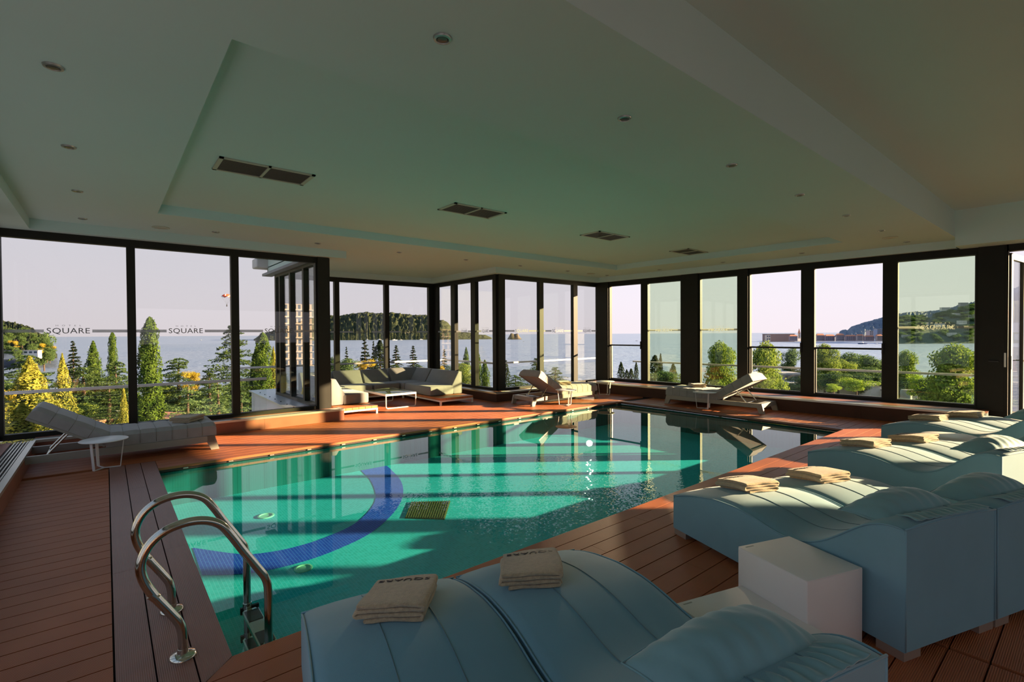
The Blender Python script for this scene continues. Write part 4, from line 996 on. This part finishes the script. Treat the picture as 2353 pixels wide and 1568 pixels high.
for i, (px, tp, bp_, w_, ds) in enumerate([(2348, 742, 760, 16, 'striped white block at the right edge behind the door'), (2352, 768, 778, 12, 'white shore building at the right edge under the striped block')]):
    building('apartment_block', ds, px, tp, bp_, 900-20*i, w_, 12, M['whitewall'], 5-2*i, None, 4)
# near roofs below the right-hand windows
building('flat_roof_house', 'white flat-roofed house below the second open window', 1950, 893, 925, 62, 160, 9, M['whitewall'], 1, None, 0)
o = building('roof_unit', 'white box on the flat roof at the right side of the second open window', 2016, 886, 900, 58, 28, 2.0, M['whitewall'], 1, None, 0)
building('terrace_house', 'grey two-storey house with white roof behind the leafy tree', 1822, 862, 898, 70, 44, 7, M['greywall'], 2, None, 2)
building('terrace_house', 'grey-roofed pavilion at the left edge of the second open window', 1882, 862, 886, 85, 24, 6, M['greywall'], 1, None, 0)
for i, (px, tp, bp_, w_, dep, mt_) in enumerate([(2090, 905, 925, 40, 55, 'whitewall'), (2180, 912, 935, 60, 50, 'whitewall')]):
    building('low_house', ['low white building at the left foot of the tinted window', 'low white slatted building at the right foot of the tinted window'][i], px, tp, bp_, dep, w_, 6, M[mt_], 1, None, 0)
for i, (px, dep) in enumerate([(2082, 40), (2098, 40.5)]):
    c = D(px, 905, dep); o = empty('roof_tank', (c.x, c.y, c.z-1.0), 0, ['left', 'right'][i]+' one of two pale cylindrical tanks outside the tinted window', 'tank')
    MB().lathe([(.0, 0), (.36, 0), (.38, .1), (.38, 1.2), (.34, 1.32), (.0, 1.36)], 20).build('body', M['greywall'], o, smooth='auto'); MB().lathe([(.385, .6), (.40, .63), (.385, .66)], 20).build('band', M['whitewall'], o)
for i, (px, tp, bp_, w_, dep, mt_, lb) in enumerate([(2349, 830, 852, 16, 120, 'terra', 'red-roofed shed beyond the open door'), (2349, 858, 880, 16, 90, 'whitewall', 'white low wall block beyond the open door'), (2350, 884, 905, 16, 60, 'hullb', 'dark blue container beyond the open door'), (2352, 800, 822, 14, 200, 'beige', 'pinkish building beyond the open door')]):
    building('shed', lb, px, tp, bp_, dep, w_, 5, M[mt_], 1, None, 0)
# terracotta roofs with solar panels in the left garden
def garden_roof(label, c4, z_drop, panels=True):
    o = empty('garden_pavilion', c4[0], 0, label, 'pavilion'); P_ = [p-c4[0] for p in c4]
    b = MB(); lo = [Vector((p.x, p.y, p.z-.18)) for p in P_]; b.add(P_+lo, [(0, 1, 2, 3), (7, 6, 5, 4), (0, 4, 5, 1), (1, 5, 6, 2), (2, 6, 7, 3), (3, 7, 4, 0)]); b.build('roof', M['terra'], o)
    c = sum(P_, Vector())/4; w_ = MB(); L4 = [c+(p-c)*.85 for p in P_]
    w_.add([Vector((p.x, p.y, min(q.z for q in P_)-3)) for p in L4]+[Vector((p.x, p.y, p.z-.2)) for p in L4], [(0, 1, 5, 4), (1, 2, 6, 5), (2, 3, 7, 6), (3, 0, 4, 7)]); w_.build('wall', M['beige'], o)
    if panels:
        for i in range(4):
            for j in range(2):
                u0, u1, v0, v1 = .12+i*.2, .12+i*.2+.17, .30+j*.33, .30+j*.33+.28
                def q(u, v): return (P_[0].lerp(P_[1], u)).lerp(P_[3].lerp(P_[2], u), v)+Vector((0, 0, .08+.25*v))
                b = MB().add([q(u0, v0), q(u1, v0), q(u1, v1), q(u0, v1)]+[q(u0, v0)-Vector((0, 0, .05)), q(u1, v0)-Vector((0, 0, .05)), q(u1, v1)-Vector((0, 0, .05)), q(u0, v1)-Vector((0, 0, .05))], [(0, 1, 2, 3), (0, 4, 5, 1), (1, 5, 6, 2), (2, 6, 7, 3), (3, 7, 4, 0)])
                s_ = b.build('solar_panel', M['winglass'], o); r_ = MB()
                for e0, e1 in ((q(u0, v0), q(u1, v0)), (q(u1, v0), q(u1, v1)), (q(u1, v1), q(u0, v1)), (q(u0, v1), q(u0, v0))): r_.bar(e0, e1, .05, .05)
                r_.build('panel_frame', M['whitewall'], s_)
    return o
garden_roof('terracotta roof with solar panels between the left cypresses', [D(185, 975, 27), D(300, 955, 31), D(285, 932, 42), D(165, 935, 40)], 3)
garden_roof('small terracotta roof behind the towel on the left lounger', [D(370, 966, 24), D(470, 962, 26), D(470, 945, 31), D(380, 945, 30)], 3, False)
building('beach_club', 'low white beach club on the water at the far left', 48, 806, 815, 345, 78, 3, M['whitewall'], 1, None, 7)
# reflected apartment terraces (left of the frame)
for i, (a, R, H_, W_) in enumerate([(104, 230, 27, 16), (109.7, 240, 21, 18), (117, 215, 16, 20)]):
    x, y = R*math.cos(R_(a)), R*math.sin(R_(a)); o = empty('terraced_hotel', (x, y, -12), R_(a-90), ['tall', 'wide', 'low'][i]+' terraced apartment hotel mirrored in the glazing of the bay', 'building')
    MB().box(-W_/2, 0, 0, W_/2, 12, H_).build('wall', M['beige'], o)
    for f_ in range(int(H_/3)):
        MB().box(-W_/2-.6, -1.6, f_*3+.2, W_/2+.6, 0, f_*3+.5).build('balcony', M['whitewall'], o)
        for c_ in range(8): MB().box(-W_/2+1+c_*(W_-2)/8, -.05, f_*3+.9, -W_/2+1+(c_+.6)*(W_-2)/8, .1, f_*3+2.7).build('window', M['winglass'], o)

# ------------------------------------------------------------------ boats and parasail
def boat(label, px, py, dep, L_=9, yaw=0.0, mast=0.0, mat='hull', group='moored boats'):
    c = D(px, py, dep); o = empty('boat', (c.x, c.y, ZSEA), yaw, label, 'boat', group)
    k = L_/2; hull = [(-k, 0), (-k*.9, L_*.13), (k*.35, L_*.13), (k, 0), (k*.35, -L_*.13), (-k*.9, -L_*.13)]
    lo = [(x*.85, y*.7, -.3) for x, y in hull]; hi = [(x, y, L_*.11) for x, y in hull]
    MB().add(lo+hi, [tuple(range(6))[::-1], tuple(range(6, 12))]+[(i, (i+1) % 6, 6+(i+1) % 6, 6+i) for i in range(6)]).build('hull', M[mat], o, fixn=True)
    rbox('cabin', -k*.55, -L_*.08, L_*.10, k*.15, L_*.08, L_*.21, L_*.02, M['hull'], o, 1)
    if mast: MB().tube([(k*.05, 0, L_*.1), (k*.05, 0, mast)], .09, 6).build('mast', M['hull'], o)
    return o
def seadep(py): return (HC-ZSEA)/((py-769)/FPX)
for (px, py, L_, ms, lb, mt_) in [(1982, 796.5, 20, 30, 'blue-hulled two-masted sailing boat anchored in the bay', 'hullb'), (2015, 797, 9, 0, 'small white motor boat right of the sailing boat', 'hull'), (1845, 790, 6, 0, 'tiny boat near the old town mole', 'hull'),
        (780, 780.4, 16, 0, 'white boat moored under the peninsula at the left', 'hull'), (844, 781, 22, 95, 'tall-masted sailing boat under the peninsula', 'hull'), (872, 781, 24, 0, 'white yacht right of the tall-masted boat', 'hull'), (907, 782, 26, 0, 'largest white boat under the peninsula', 'hull'), (922, 781.5, 14, 0, 'small boat right of the largest one', 'hull'), (968, 781, 20, 0, 'white boat at the right end of the peninsula shore', 'hull'),
        (862, 781, 12, 0, 'small white boat between the yachts', 'hull'), (1092, 781.5, 18, 0, 'long white boat at the tip of the peninsula', 'hull'), (462, 779.5, 14, 0, 'distant speed boat off the left garden', 'hull'), (203, 794, 5, 0, 'white speed boat with a wake left of the dark cypress', 'hull'), (1203, 787, 7, 0, 'small boat right below the islet', 'hull'), (1463, 786.5, 9, 0, 'dark fishing boat in the open corner window', 'hullb'), (1478, 812, 5, 0, 'orange-sailed dinghy beside the corner window post', 'orange')]:
    boat(lb, px, py, seadep(py), L_, rd.uniform(-.4, .4)+R_(-40), ms, mt_)
for i, px in enumerate((1905, 1920, 1938, 1950, 1966, 1990, 2003, 2020)):
    boat('motor yacht moored in the marina, '+ORD[i]+' from the left', px, 785.5+i % 2, seadep(786.0)*(.97+.01*(i % 3)), 24 if i in (3,) else 14, R_(-40), 0, 'hullb' if i == 3 else 'hull', 'yachts in the marina')
c = D(521, 681, 300); o = empty('parasail', c, R_(-20), 'red-orange parasail canopy flying over the sea', 'parachute')
P = []
for i in range(11):
    th = -1.25+2.5*i/10; P.append([(3.2*math.sin(th)*math.cos(ph)*1.0, 3.0*math.sin(ph), 2.6*math.cos(th)*math.cos(ph)-1.2) for ph in np.linspace(-1.1, 1.1, 8)])
for i in range(10): 
    g_ = MB().grid([P[i], P[i+1]]).build('canopy_gore', M['orange'] if i % 4 else pmat('white_gore', (.7, .68, .66), .6), o, smooth=True)
q = MB()
for x in (-2.6, -1.2, 0, 1.2, 2.6): q.tube([(x, 0, -.6), (0, 0, -5.2)], .025, 4)
q.build('line', M['dark'], o)['kind'] = 'stuff'
rbox('harness_rider', -.25, -.25, -6.3, .25, .25, -5.1, .12, M['dark'], o, 2)

# ------------------------------------------------------------------ railings and roof edge outside
def railing(label, pts, z, panels=True):
    o = empty('terrace_railing', (0, 0, 0), 0, label, 'railing')
    pv = [Vector((*p, z)) for p in pts]
    for a, b_ in zip(pv[:-1], pv[1:]):
        MB().bar(a, b_, .045, .045).build('handrail', M['white_metal'], o)
        MB().bar(a-Vector((0, 0, .62)), b_-Vector((0, 0, .62)), .012, 1.0).build('glass_panel', M['clear'], o)
    return o
railing('white handrail over glass outside the left windows', [(-7, 10.2), (2.35, 10.2)], .73)
railing('white handrail over glass outside the bay', [(2.2, 13.1), (7.9, 12.75), (7.9, 10.3), (11.9, 10.3)], .78)
railing('white handrail over glass outside the sliding windows', [(12.35, 9.2), (13.0, .9)], .70)
o = empty('parapet', (0, 0, 0), 0, 'white metal-capped parapet outside the left return of the bay', 'parapet')
MB().prism([(2.62, 9.32), (3.0, 9.32), (3.0, 12.3), (3.4, 12.3), (3.4, 13.4), (2.75, 13.4)], -1.2, .17).build('wall', M['whitewall'], o)
MB().prism([(2.57, 9.30), (3.0, 9.30), (3.0, 12.25), (3.45, 12.25), (3.45, 13.45), (2.70, 13.45)], .17, .20).build('cap', pmat('zinc_cap', (.50, .54, .58), .35, metal=.6), o)
q = MB()
for k in range(7): q.lathe([(.012, 0), (.012, .01), (.004, .014)], 8, (2.70+.015*k, 9.7+k*.5, .20))
q.build('rivet', M['dark'], o)['kind'] = 'stuff'
o = empty('roof_edge', (0, 0, 0), 0, 'grey ribbed roof edge with box gutter above the bay', 'roof edge')
MB().box(2.84, 9.35, 2.93, 3.05, 12.6, 2.985).build('soffit', M['greywall'], o)
q = MB()
for k in range(50): q.box(2.91, 9.4+k*.06, 2.985, 2.93, 9.43+k*.06, 3.38)
q.build('corrugation', M['greywall'], o)['kind'] = 'stuff'
MB().box(2.93, 9.4, 2.985, 3.05, 12.5, 3.38).build('fascia', M['greywall'], o)
rbox('gutter', 2.66, 12.3, 3.10, 3.0, 12.75, 3.32, .03, M['whitewall'], o)

# ------------------------------------------------------------------ trees
def cards(pts, nrm, size, ar=1.6, jitter=.6, rng=RNG):
    """triangular leaf cards -> verts, faces"""
    n = len(pts); pts = np.asarray(pts, float); nrm = np.asarray(nrm, float)+rng.normal(0, jitter, (n, 3)); nrm /= np.linalg.norm(nrm, axis=1)[:, None]+1e-9
    r = rng.normal(0, 1, (n, 3)); u = np.cross(nrm, r); u /= np.linalg.norm(u, axis=1)[:, None]+1e-9; v = np.cross(nrm, u)
    s = size*rng.uniform(.6, 1.3, (n, 1)); V = np.empty((n, 4, 3)); V[:, 0] = pts-u*s*.5; V[:, 1] = pts+v*s*.5*ar*.5; V[:, 2] = pts+u*s*.5*ar; V[:, 3] = pts-v*s*.5*ar*.5
    return V.reshape(-1, 3), n
def mesh_cards(name, V, n, mat):
    me = bpy.data.meshes.new(name); me.vertices.add(4*n); me.vertices.foreach_set('co', V.astype(np.float32).ravel())
    me.loops.add(4*n); me.loops.foreach_set('vertex_index', np.arange(4*n, dtype=np.int32)); me.polygons.add(n)
    me.polygons.foreach_set('loop_start', np.arange(0, 4*n, 4, dtype=np.int32)); me.update(calc_edges=True); me.materials.append(mat); return me
def cyp_mesh(mat, H=10., R=.9, n=5200, leaf=.13, seed=0, prof=None, open_=.25):
    rg = np.random.default_rng(seed); t = rg.uniform(0, 1, n)**.8; a = rg.uniform(0, 2*math.pi, n)
    pr = prof or (lambda t: np.minimum(1, (1-t)*2.4)**.75*(.72+.28*np.minimum(1, t*5)))
    lump = 1+.18*np.sin(a*3+t*17)+.14*np.sin(a*5-t*31+seed)
    r = R*pr(t)*lump*(1-open_*rg.uniform(0, 1, n)**1.5)
    p = np.stack([r*np.cos(a), r*np.sin(a), t*H+rg.normal(0, .05, n)], 1); nr = np.stack([np.cos(a), np.sin(a), np.full(n, .5)], 1)
    V, k = cards(p, nr, leaf, 1.9, .7, rg); return mesh_cards('foliage', V, k, mat)
def boughs_mesh(mat, H=12., R=4.5, tiers=15, n=9000, leaf=.16, seed=0, shape='cedar'):
    rg = np.random.default_rng(seed); P_ = []; Nn = []
    for k in range(tiers):
        t = (k+.5)/tiers; z = H*(.12+.86*t)
        if shape == 'cedar': rr = R*(1-t**1.6)*.95+.35
        elif shape == 'flat': rr = R*(.55+.45*math.sin(math.pi*min(1, t*1.1)))*(1-.35*t)
        else: rr = R*(1-t)*1.0+.18
        nb = int(6+rr*2.2); w_ = rr*nb
        for j in range(nb):
            a = 2*math.pi*(j+rg.uniform(-.3, .3))/nb; L_ = rr*rg.uniform(.65, 1.1); m_ = max(10, int(n/tiers/nb*(rr/R+.35)))
            s = rg.uniform(.05, 1, m_)**.7*L_; wd = (.34*L_*(1-(s/L_)**2*.8)+.05)*(.9 if shape != 'fir' else .6); off = rg.uniform(-1, 1, m_)*wd
            droop = (-.10*(s/L_)**2*L_ if shape != 'fir' else -.22*s)+.12*np.sin(s*2+j)
            x = s*math.cos(a)-off*math.sin(a); y = s*math.sin(a)+off*math.cos(a); zz = z+droop-np.abs(off)*.12+rg.normal(0, .06, m_)+rg.uniform(-.5, .5)*H/tiers*(1.1 if shape != 'fir' else .6)
            P_.append(np.stack([x, y, zz], 1)); Nn.append(np.tile([0, 0, 1.0], (m_, 1)))
    P_ = np.concatenate(P_); Nn = np.concatenate(Nn); V, k = cards(P_, Nn, leaf, 2.2, .35, rg); return mesh_cards('foliage', V, k, mat)
def round_mesh(mat, H=8., R=3.5, n=9000, leaf=.2, seed=0, blobs=26):
    rg = np.random.default_rng(seed); P_ = []; Nn = []
    for b_ in range(blobs):
        a = rg.uniform(0, 2*math.pi); rr = R*rg.uniform(.0, .68); c = np.array([rr*math.cos(a), rr*math.sin(a), H*rg.uniform(.12, .86)-(rr/R)*H*.10]); br = R*rg.uniform(.28, .48)
        m_ = n//blobs; d = rg.normal(0, 1, (m_, 3)); d /= np.linalg.norm(d, axis=1)[:, None]; r = br*rg.uniform(.55, 1.05, (m_, 1))
        P_.append(c+d*r*np.array([1, 1, .8])); Nn.append(d+np.array([0, 0, .3]))
    V, k = cards(np.concatenate(P_), np.concatenate(Nn), leaf, 1.7, .6, rg); return mesh_cards('foliage', V, k, mat)
def trunk_mesh(H, r0, r1, core=0):
    b = MB().tube([(0, 0, -2), (r0*.3, 0, H*.3), (-r0*.2, r0*.3, H*.65), (0, 0, H)], [r0*1.15, r0, r0*.7, r1], 8)
    nb_ = len(b.f)
    if core:
        b.tube([(0, 0, H*t) for t in (.02, .15, .4, .65, .8, .92)], [core*k for k in (.5, .62, .6, .5, .34, .08)], 9)  # dark inner body added to stop light passing through the crown
    me = bpy.data.meshes.new('trunk'); me.from_pydata(b.v, [], b.f); me.materials.append(M['bark']); me.materials.append(M['darkc'])
    me.polygons.foreach_set('material_index', [0]*nb_+[1]*(len(b.f)-nb_)); return me
TM = {}
def tm(kind):
    if kind in TM: return TM[kind]
    K = dict(
        cyp=lambda: (cyp_mesh(M['cyp'], seed=1), trunk_mesh(9.5, .12, .03, 0.9), 10., .9),
        cypcol=lambda: (cyp_mesh(M['cyp'], seed=21, n=9000, R=.9, leaf=.10, prof=lambda t: np.minimum(1, (1-t)*9)**.5*(.50+.50*(1-t))), trunk_mesh(9.6, .12, .03, .75), 10., .9),
        cyp2=lambda: (cyp_mesh(M['cyp'], seed=2, n=4200, R=1.3, prof=lambda t: (1-t)**.8), trunk_mesh(9.5, .12, .03, 1), 10., 1.3),
        cypy=lambda: (cyp_mesh(M['cypy'], seed=3, n=6500, R=1.5, leaf=.12, prof=lambda t: np.minimum(1, (1-t)*1.6)**.9), trunk_mesh(9.5, .15, .03, 1.2), 10., 1.5),
        cypd=lambda: (cyp_mesh(M['darkc'], seed=4, n=1800, leaf=.24), trunk_mesh(8, .12, .03), 10., .9),
        cedar=lambda: (boughs_mesh(M['cedar'], seed=5, n=12000), trunk_mesh(11.5, .3, .05), 12., 4.5),
        cedarl=lambda: (boughs_mesh(M['cedarl'], seed=6, n=12000, tiers=8, leaf=.13), trunk_mesh(11.5, .25, .05), 12., 4.5),
        flat=lambda: (boughs_mesh(M['cedar'], seed=7, n=12000, tiers=6, R=6.5, H=9, shape='flat', leaf=.2), trunk_mesh(8, .35, .1), 9., 6.5),
        fir=lambda: (boughs_mesh(M['darkc'], seed=8, n=5200, tiers=13, R=2.6, H=11, shape='fir', leaf=.22), trunk_mesh(10.5, .16, .03), 11., 2.6),
        broad=lambda: (round_mesh(M['broad'], seed=9, n=13000, leaf=.19, blobs=26), trunk_mesh(5, .22, .08), 8., 3.5),
        broadd=lambda: (round_mesh(M['cedar'], seed=10, n=8000, leaf=.26), trunk_mesh(5, .22, .08), 8., 3.5),
        bright=lambda: (round_mesh(M['bright'], seed=11, n=6000, leaf=.2, blobs=12), trunk_mesh(4, .12, .05), 8., 3.5),
        gold=lambda: (round_mesh(M['gold'], seed=12, n=5000, leaf=.2, blobs=10), trunk_mesh(4, .15, .05), 8., 3.5))
    TM[kind] = K[kind](); return TM[kind]
def tree(kind, px, py, hw, dep, base, label, name='tree', cat='tree', group=None):
    """px: image column, py: row of the top, hw: half width in px, dep: distance, base: row where the trunk foot would be"""
    fol, trk, H_, R0 = tm(kind); top = D(px, py, dep); bot = D(px, base, dep)
    Hm = top.z-bot.z; Rm = hw/FPX*dep
    o = empty(name, (top.x, top.y, bot.z), rd.uniform(0, 6), label, cat, group)
    for nm, me in (('foliage', fol), ('trunk', trk)):
        c_ = bpy.data.objects.new(nm, me); C.objects.link(c_); c_.parent = o; c_.scale = (Rm/R0, Rm/R0, Hm/(H_*.985))
    return o
T_ = [
 ('cypcol', 344, 735, 27, 24, 1010, 'tall bright cypress in front of the second left pane', 'cypress'),
 ('cypd', 329, 786, 13, 30, 900, 'dark narrow cypress just left of the tall bright one', 'cypress'),
 ('cypcol', 258, 766, 11, 46, 880, 'slim lone cypress against the sea beside the lettering', 'cypress'),
 ('cyp2', 214, 786, 26, 38, 900, 'cone-shaped dark cypress against the sea in the first pane', 'cypress'),
 ('fir', 168, 784, 30, 42, 905, 'layered dark fir left of the cone-shaped cypress', 'fir'),
 ('cypy', 143, 816, 22, 22, 1010, 'yellow-green cypress standing over the lounger back', 'cypress'),
 ('cypy', 68, 825, 62, 16, 1080, 'largest yellow-green cypress at the left edge', 'cypress'),
 ('gold', 25, 880, 34, 18, 960, 'golden shrub at the left edge below the handrail', 'shrub'),
 ('cypy', 50, 930, 60, 13, 1080, 'yellow bush filling the bottom left corner of the first pane', 'shrub'),
 ('flat', 60, 815, 80, 40, 960, 'wide flat-topped cedar behind the large yellow cypress', 'cedar'),
 ('flat', 190, 842, 90, 33, 975, 'wide flat cedar in the middle of the first pane', 'cedar'),
 ('flat', 265, 829, 60, 44, 960, 'flat cedar right of the slim lone cypress', 'cedar'),
 ('cedar', 250, 880, 70, 26, 1010, 'shaded cedar above the roof with solar panels', 'cedar'),
 ('cypy', 284, 888, 12, 15, 1030, 'thin yellow-green cypress by the first mullion', 'cypress'),
 ('cedar', 535, 744, 92, 36, 985, 'tall layered cedar behind the second mullion', 'cedar'),
 ('flat', 410, 822, 70, 38, 950, 'flat dark cedar right of the tall bright cypress', 'cedar'),
 ('gold', 440, 845, 24, 34, 900, 'brownish golden crown inside the dark cedars', 'tree'),
 ('cedar', 480, 850, 80, 27, 1010, 'mid-green cedar in the lower part of the second pane', 'cedar'),
 ('cedarl', 500, 872, 85, 21, 1060, 'light feathery cedar behind the handrail of the second pane', 'cedar'),
 ('cedarl', 432, 880, 75, 17, 1060, 'pale green young cedar with a golden tip behind the towel', 'cedar'),
 ('cedarl', 555, 905, 60, 18, 1040, 'pale green cedar beside the white parapet', 'cedar'),
 ('cypcol', 604, 769, 24, 30, 960, 'dark bushy cypress next to the bay glazing', 'cypress'),
 ('cyp2', 590, 800, 36, 33, 960, 'broad green conifer between the tall cedar and the bay', 'conifer'),
 ('cypy', 628, 800, 16, 31, 940, 'small yellow-lit conifer at the bay frame', 'conifer'),
 ('fir', 796, 797, 13, 62, 885, 'slim small fir at the left of the sofa view', 'fir'),
 ('fir', 838, 780, 30, 58, 900, 'tall dark fir, left of the group behind the sofa', 'fir'),
 ('fir', 858, 784, 16, 60, 900, 'narrow dark fir in the middle of the group behind the sofa', 'fir'),
 ('cypd', 873, 785, 20, 57, 900, 'dark broad conifer by the bay mullion', 'conifer'),
 ('gold', 836, 818, 26, 50, 880, 'golden-yellow bush behind the sofa', 'shrub'),
 ('broadd', 795, 820, 34, 55, 890, 'dark green bush left of the golden one', 'shrub'),
 ('broadd', 765, 818, 16, 60, 880, 'dark small tree at the bay post', 'tree'),
 ('fir', 910, 794, 27, 62, 880, 'layered conifer in the right pane of the bay, left one', 'fir'),
 ('fir', 949, 795, 26, 64, 880, 'layered conifer in the right pane of the bay, right one', 'fir'),
 ('flat', 905, 838, 40, 58, 880, 'low dark cedar under the layered conifers', 'cedar'),
 ('flat', 960, 838, 34, 56, 885, 'low spreading cedar at the bay corner', 'cedar'),
 ('fir', 1021, 803, 18, 60, 890, 'dark fir in the first narrow pane of the bay', 'fir'),
 ('gold', 1015, 835, 14, 55, 880, 'autumn-coloured bush under the dark fir', 'shrub'),
 ('broad', 1062, 832, 42, 42, 905, 'bright green feathery tree in the middle narrow pane', 'tree'),
 ('cyp', 1071, 800, 9, 48, 900, 'cypress rising from the bright green tree', 'cypress'),
 ('cyp', 1098, 806, 9, 40, 910, 'slim cypress in the third narrow pane, left one', 'cypress'),
 ('cyp', 1114, 829, 11, 36, 915, 'short dark cypress in the third narrow pane, right one', 'cypress'),
 ('flat', 1185, 862, 44, 28, 925, 'low cedar beneath the islet pane', 'cedar'),
 ('cedar', 1232, 822, 44, 38, 915, 'dark layered cedar behind the raised lounger back', 'cedar'),
 ('cedar', 1276, 843, 56, 34, 925, 'dark cedar bough right of the raised lounger back', 'cedar'),
 ('cypd', 1163, 830, 8, 44, 905, 'dark conifer edge beside the bay corner post', 'conifer'),
 ('cypd', 1427, 833, 8, 70, 890, 'pointed dark cypress in the open corner window', 'cypress'),
 ('cypd', 1462, 833, 5, 72, 890, 'thin dark cypress by the first sliding mullion', 'cypress'),
 ('cypd', 1450, 848, 7, 70, 890, 'low dark cypress between the two pointed ones', 'cypress'),
 ('cypd', 1440, 850, 6, 71, 890, 'lowest dark cypress in the open corner window', 'cypress'),
 ('cypd', 1505, 818, 15, 66, 895, 'broad dark cypress group in the tinted window', 'cypress'),
 ('cypd', 1518, 814, 5, 66, 895, 'thin dark cypress right of the broad group', 'cypress'),
 ('cypd', 1547, 836, 9, 66, 895, 'short dark conifer with a hut roof beside it', 'conifer'),
 ('broadd', 1530, 850, 44, 50, 900, 'dark shrubbery along the foot of the tinted window', 'shrub'),
 ('broad', 1655, 778, 46, 46, 960, 'leafy tree behind the second tinted window', 'tree'),
 ('broad', 1762, 776, 56, 34, 1010, 'large leafy tree in the first big open window', 'tree'),
 ('broad', 1745, 850, 60, 30, 1000, 'lower leafy crown behind the sunlit lounger back', 'tree'),
 ('broadd', 1818, 795, 24, 75, 880, 'round dark tree right of the large leafy one', 'tree'),
 ('broad', 1896, 786, 34, 60, 900, 'light green tree at the left of the second open window', 'tree'),
 ('broadd', 1950, 806, 46, 75, 890, 'dark broad pine in the middle of the second open window', 'pine'),
 ('broadd', 1998, 812, 38, 70, 890, 'mid-green pine at the right of the second open window', 'pine'),
 ('broad', 1925, 830, 50, 62, 890, 'green tree clump under the marina', 'tree'),
 ('broadd', 1905, 812, 34, 82, 905, 'dark tree behind the light green one in the second open window', 'tree'),
 ('broad', 1932, 822, 34, 64, 905, 'olive tree crown left of centre in the second open window', 'tree'),
 ('broadd', 1975, 810, 40, 78, 905, 'dark round pine crown right of centre in the second open window', 'pine'),
 ('broadd', 2030, 822, 30, 72, 905, 'dark crown at the right frame of the second open window', 'tree'),
 ('broadd', 1990, 840, 50, 60, 905, 'dark lower crowns above the bright bush', 'tree'),
 ('bright', 1968, 864, 42, 48, 905, 'bright yellow-green bush above the white flat roof', 'shrub'),
 ('bright', 1914, 880, 24, 46, 905, 'small bright bush at the left of the white flat roof', 'shrub'),
 ('broadd', 2020, 850, 26, 60, 900, 'dark shrub at the right of the bright bush', 'shrub'),
 ('broad', 2080, 800, 34, 50, 930, 'sunny green tree at the left of the last tinted window', 'tree'),
 ('broad', 2195, 782, 80, 19, 1010, 'loose leafy tree close outside the last tinted window', 'tree'),
 ('bright', 2110, 850, 34, 36, 920, 'bright green bush in the last tinted window', 'shrub'),
 ('bright', 2095, 915, 45, 24, 950, 'low green planting at the foot of the last tinted window', 'shrub'),
 ('broadd', 2170, 855, 60, 32, 940, 'dark hedge mass behind the loose leafy tree', 'hedge'),
 ('bright', 2345, 905, 16, 22, 960, 'green plant seen through the terrace door', 'shrub'),
 ('broadd', 2350, 805, 12, 60, 870, 'dark tree beyond the terrace door', 'tree'),
 ('broadd', 100, 760, 22, 380, 840, 'reddish-green pines at the tip of the headland', 'pine'),
]
for a in T_: tree(*a[:5], a[5], a[6], name=a[7], cat=a[7])
# crowns that clothe the headland slope
hw_ = [('gold' if i % 8 == 3 else 'broadd') for i in range(34)]
for i, k_ in enumerate(hw_):
    px = -10+rd.random()*128; tp = float(np.interp(px, [-10, 22, 60, 84, 112, 126], [736, 741, 749, 764, 777, 800])); py = tp+(814-tp)*rd.random()**1.2*.85
    tree(k_, px, py, 11, 372-(py-tp)*.5, py+22, 'round tree crown covering the wooded headland slope', name='pine', cat='pine', group='tree crowns on the headland')
for i in range(95):
    px = rd.uniform(2052, 2246); t = rd.uniform(.03, .97); dd, z = hill_spot(px, t)
    py = 768.2-.0055*(px-1176)-(z+9-HC)/dd*FPX; tree('broadd', px, py, 9+rd.random()*4, dd, py+16, 'round tree crown on the built-up hillside beyond the tinted window', name='pine', cat='pine', group='tree crowns on the built-up hillside')
# undergrowth that closes the gaps low in the left garden
for i in range(44):
    px = rd.uniform(-10, 640); py = rd.uniform(872, 955); tree('broadd' if i % 4 else 'broad', px, py, 44, rd.uniform(28, 46), py+75, 'dark undergrowth shrub low in the left garden', name='shrub', cat='shrub', group='undergrowth in the left garden')
for i in range(22):
    px = rd.uniform(1620, 2250); py = rd.uniform(850, 892) if not 1890 < px < 2030 else rd.uniform(838, 856)
    tree('broad' if i % 3 == 0 else 'broadd', px, py, 34, rd.uniform(48, 66), py+45, 'dark greenery clump below the right-hand windows', name='shrub', cat='shrub', group='greenery below the right-hand windows')
bpy.context.view_layer.update()
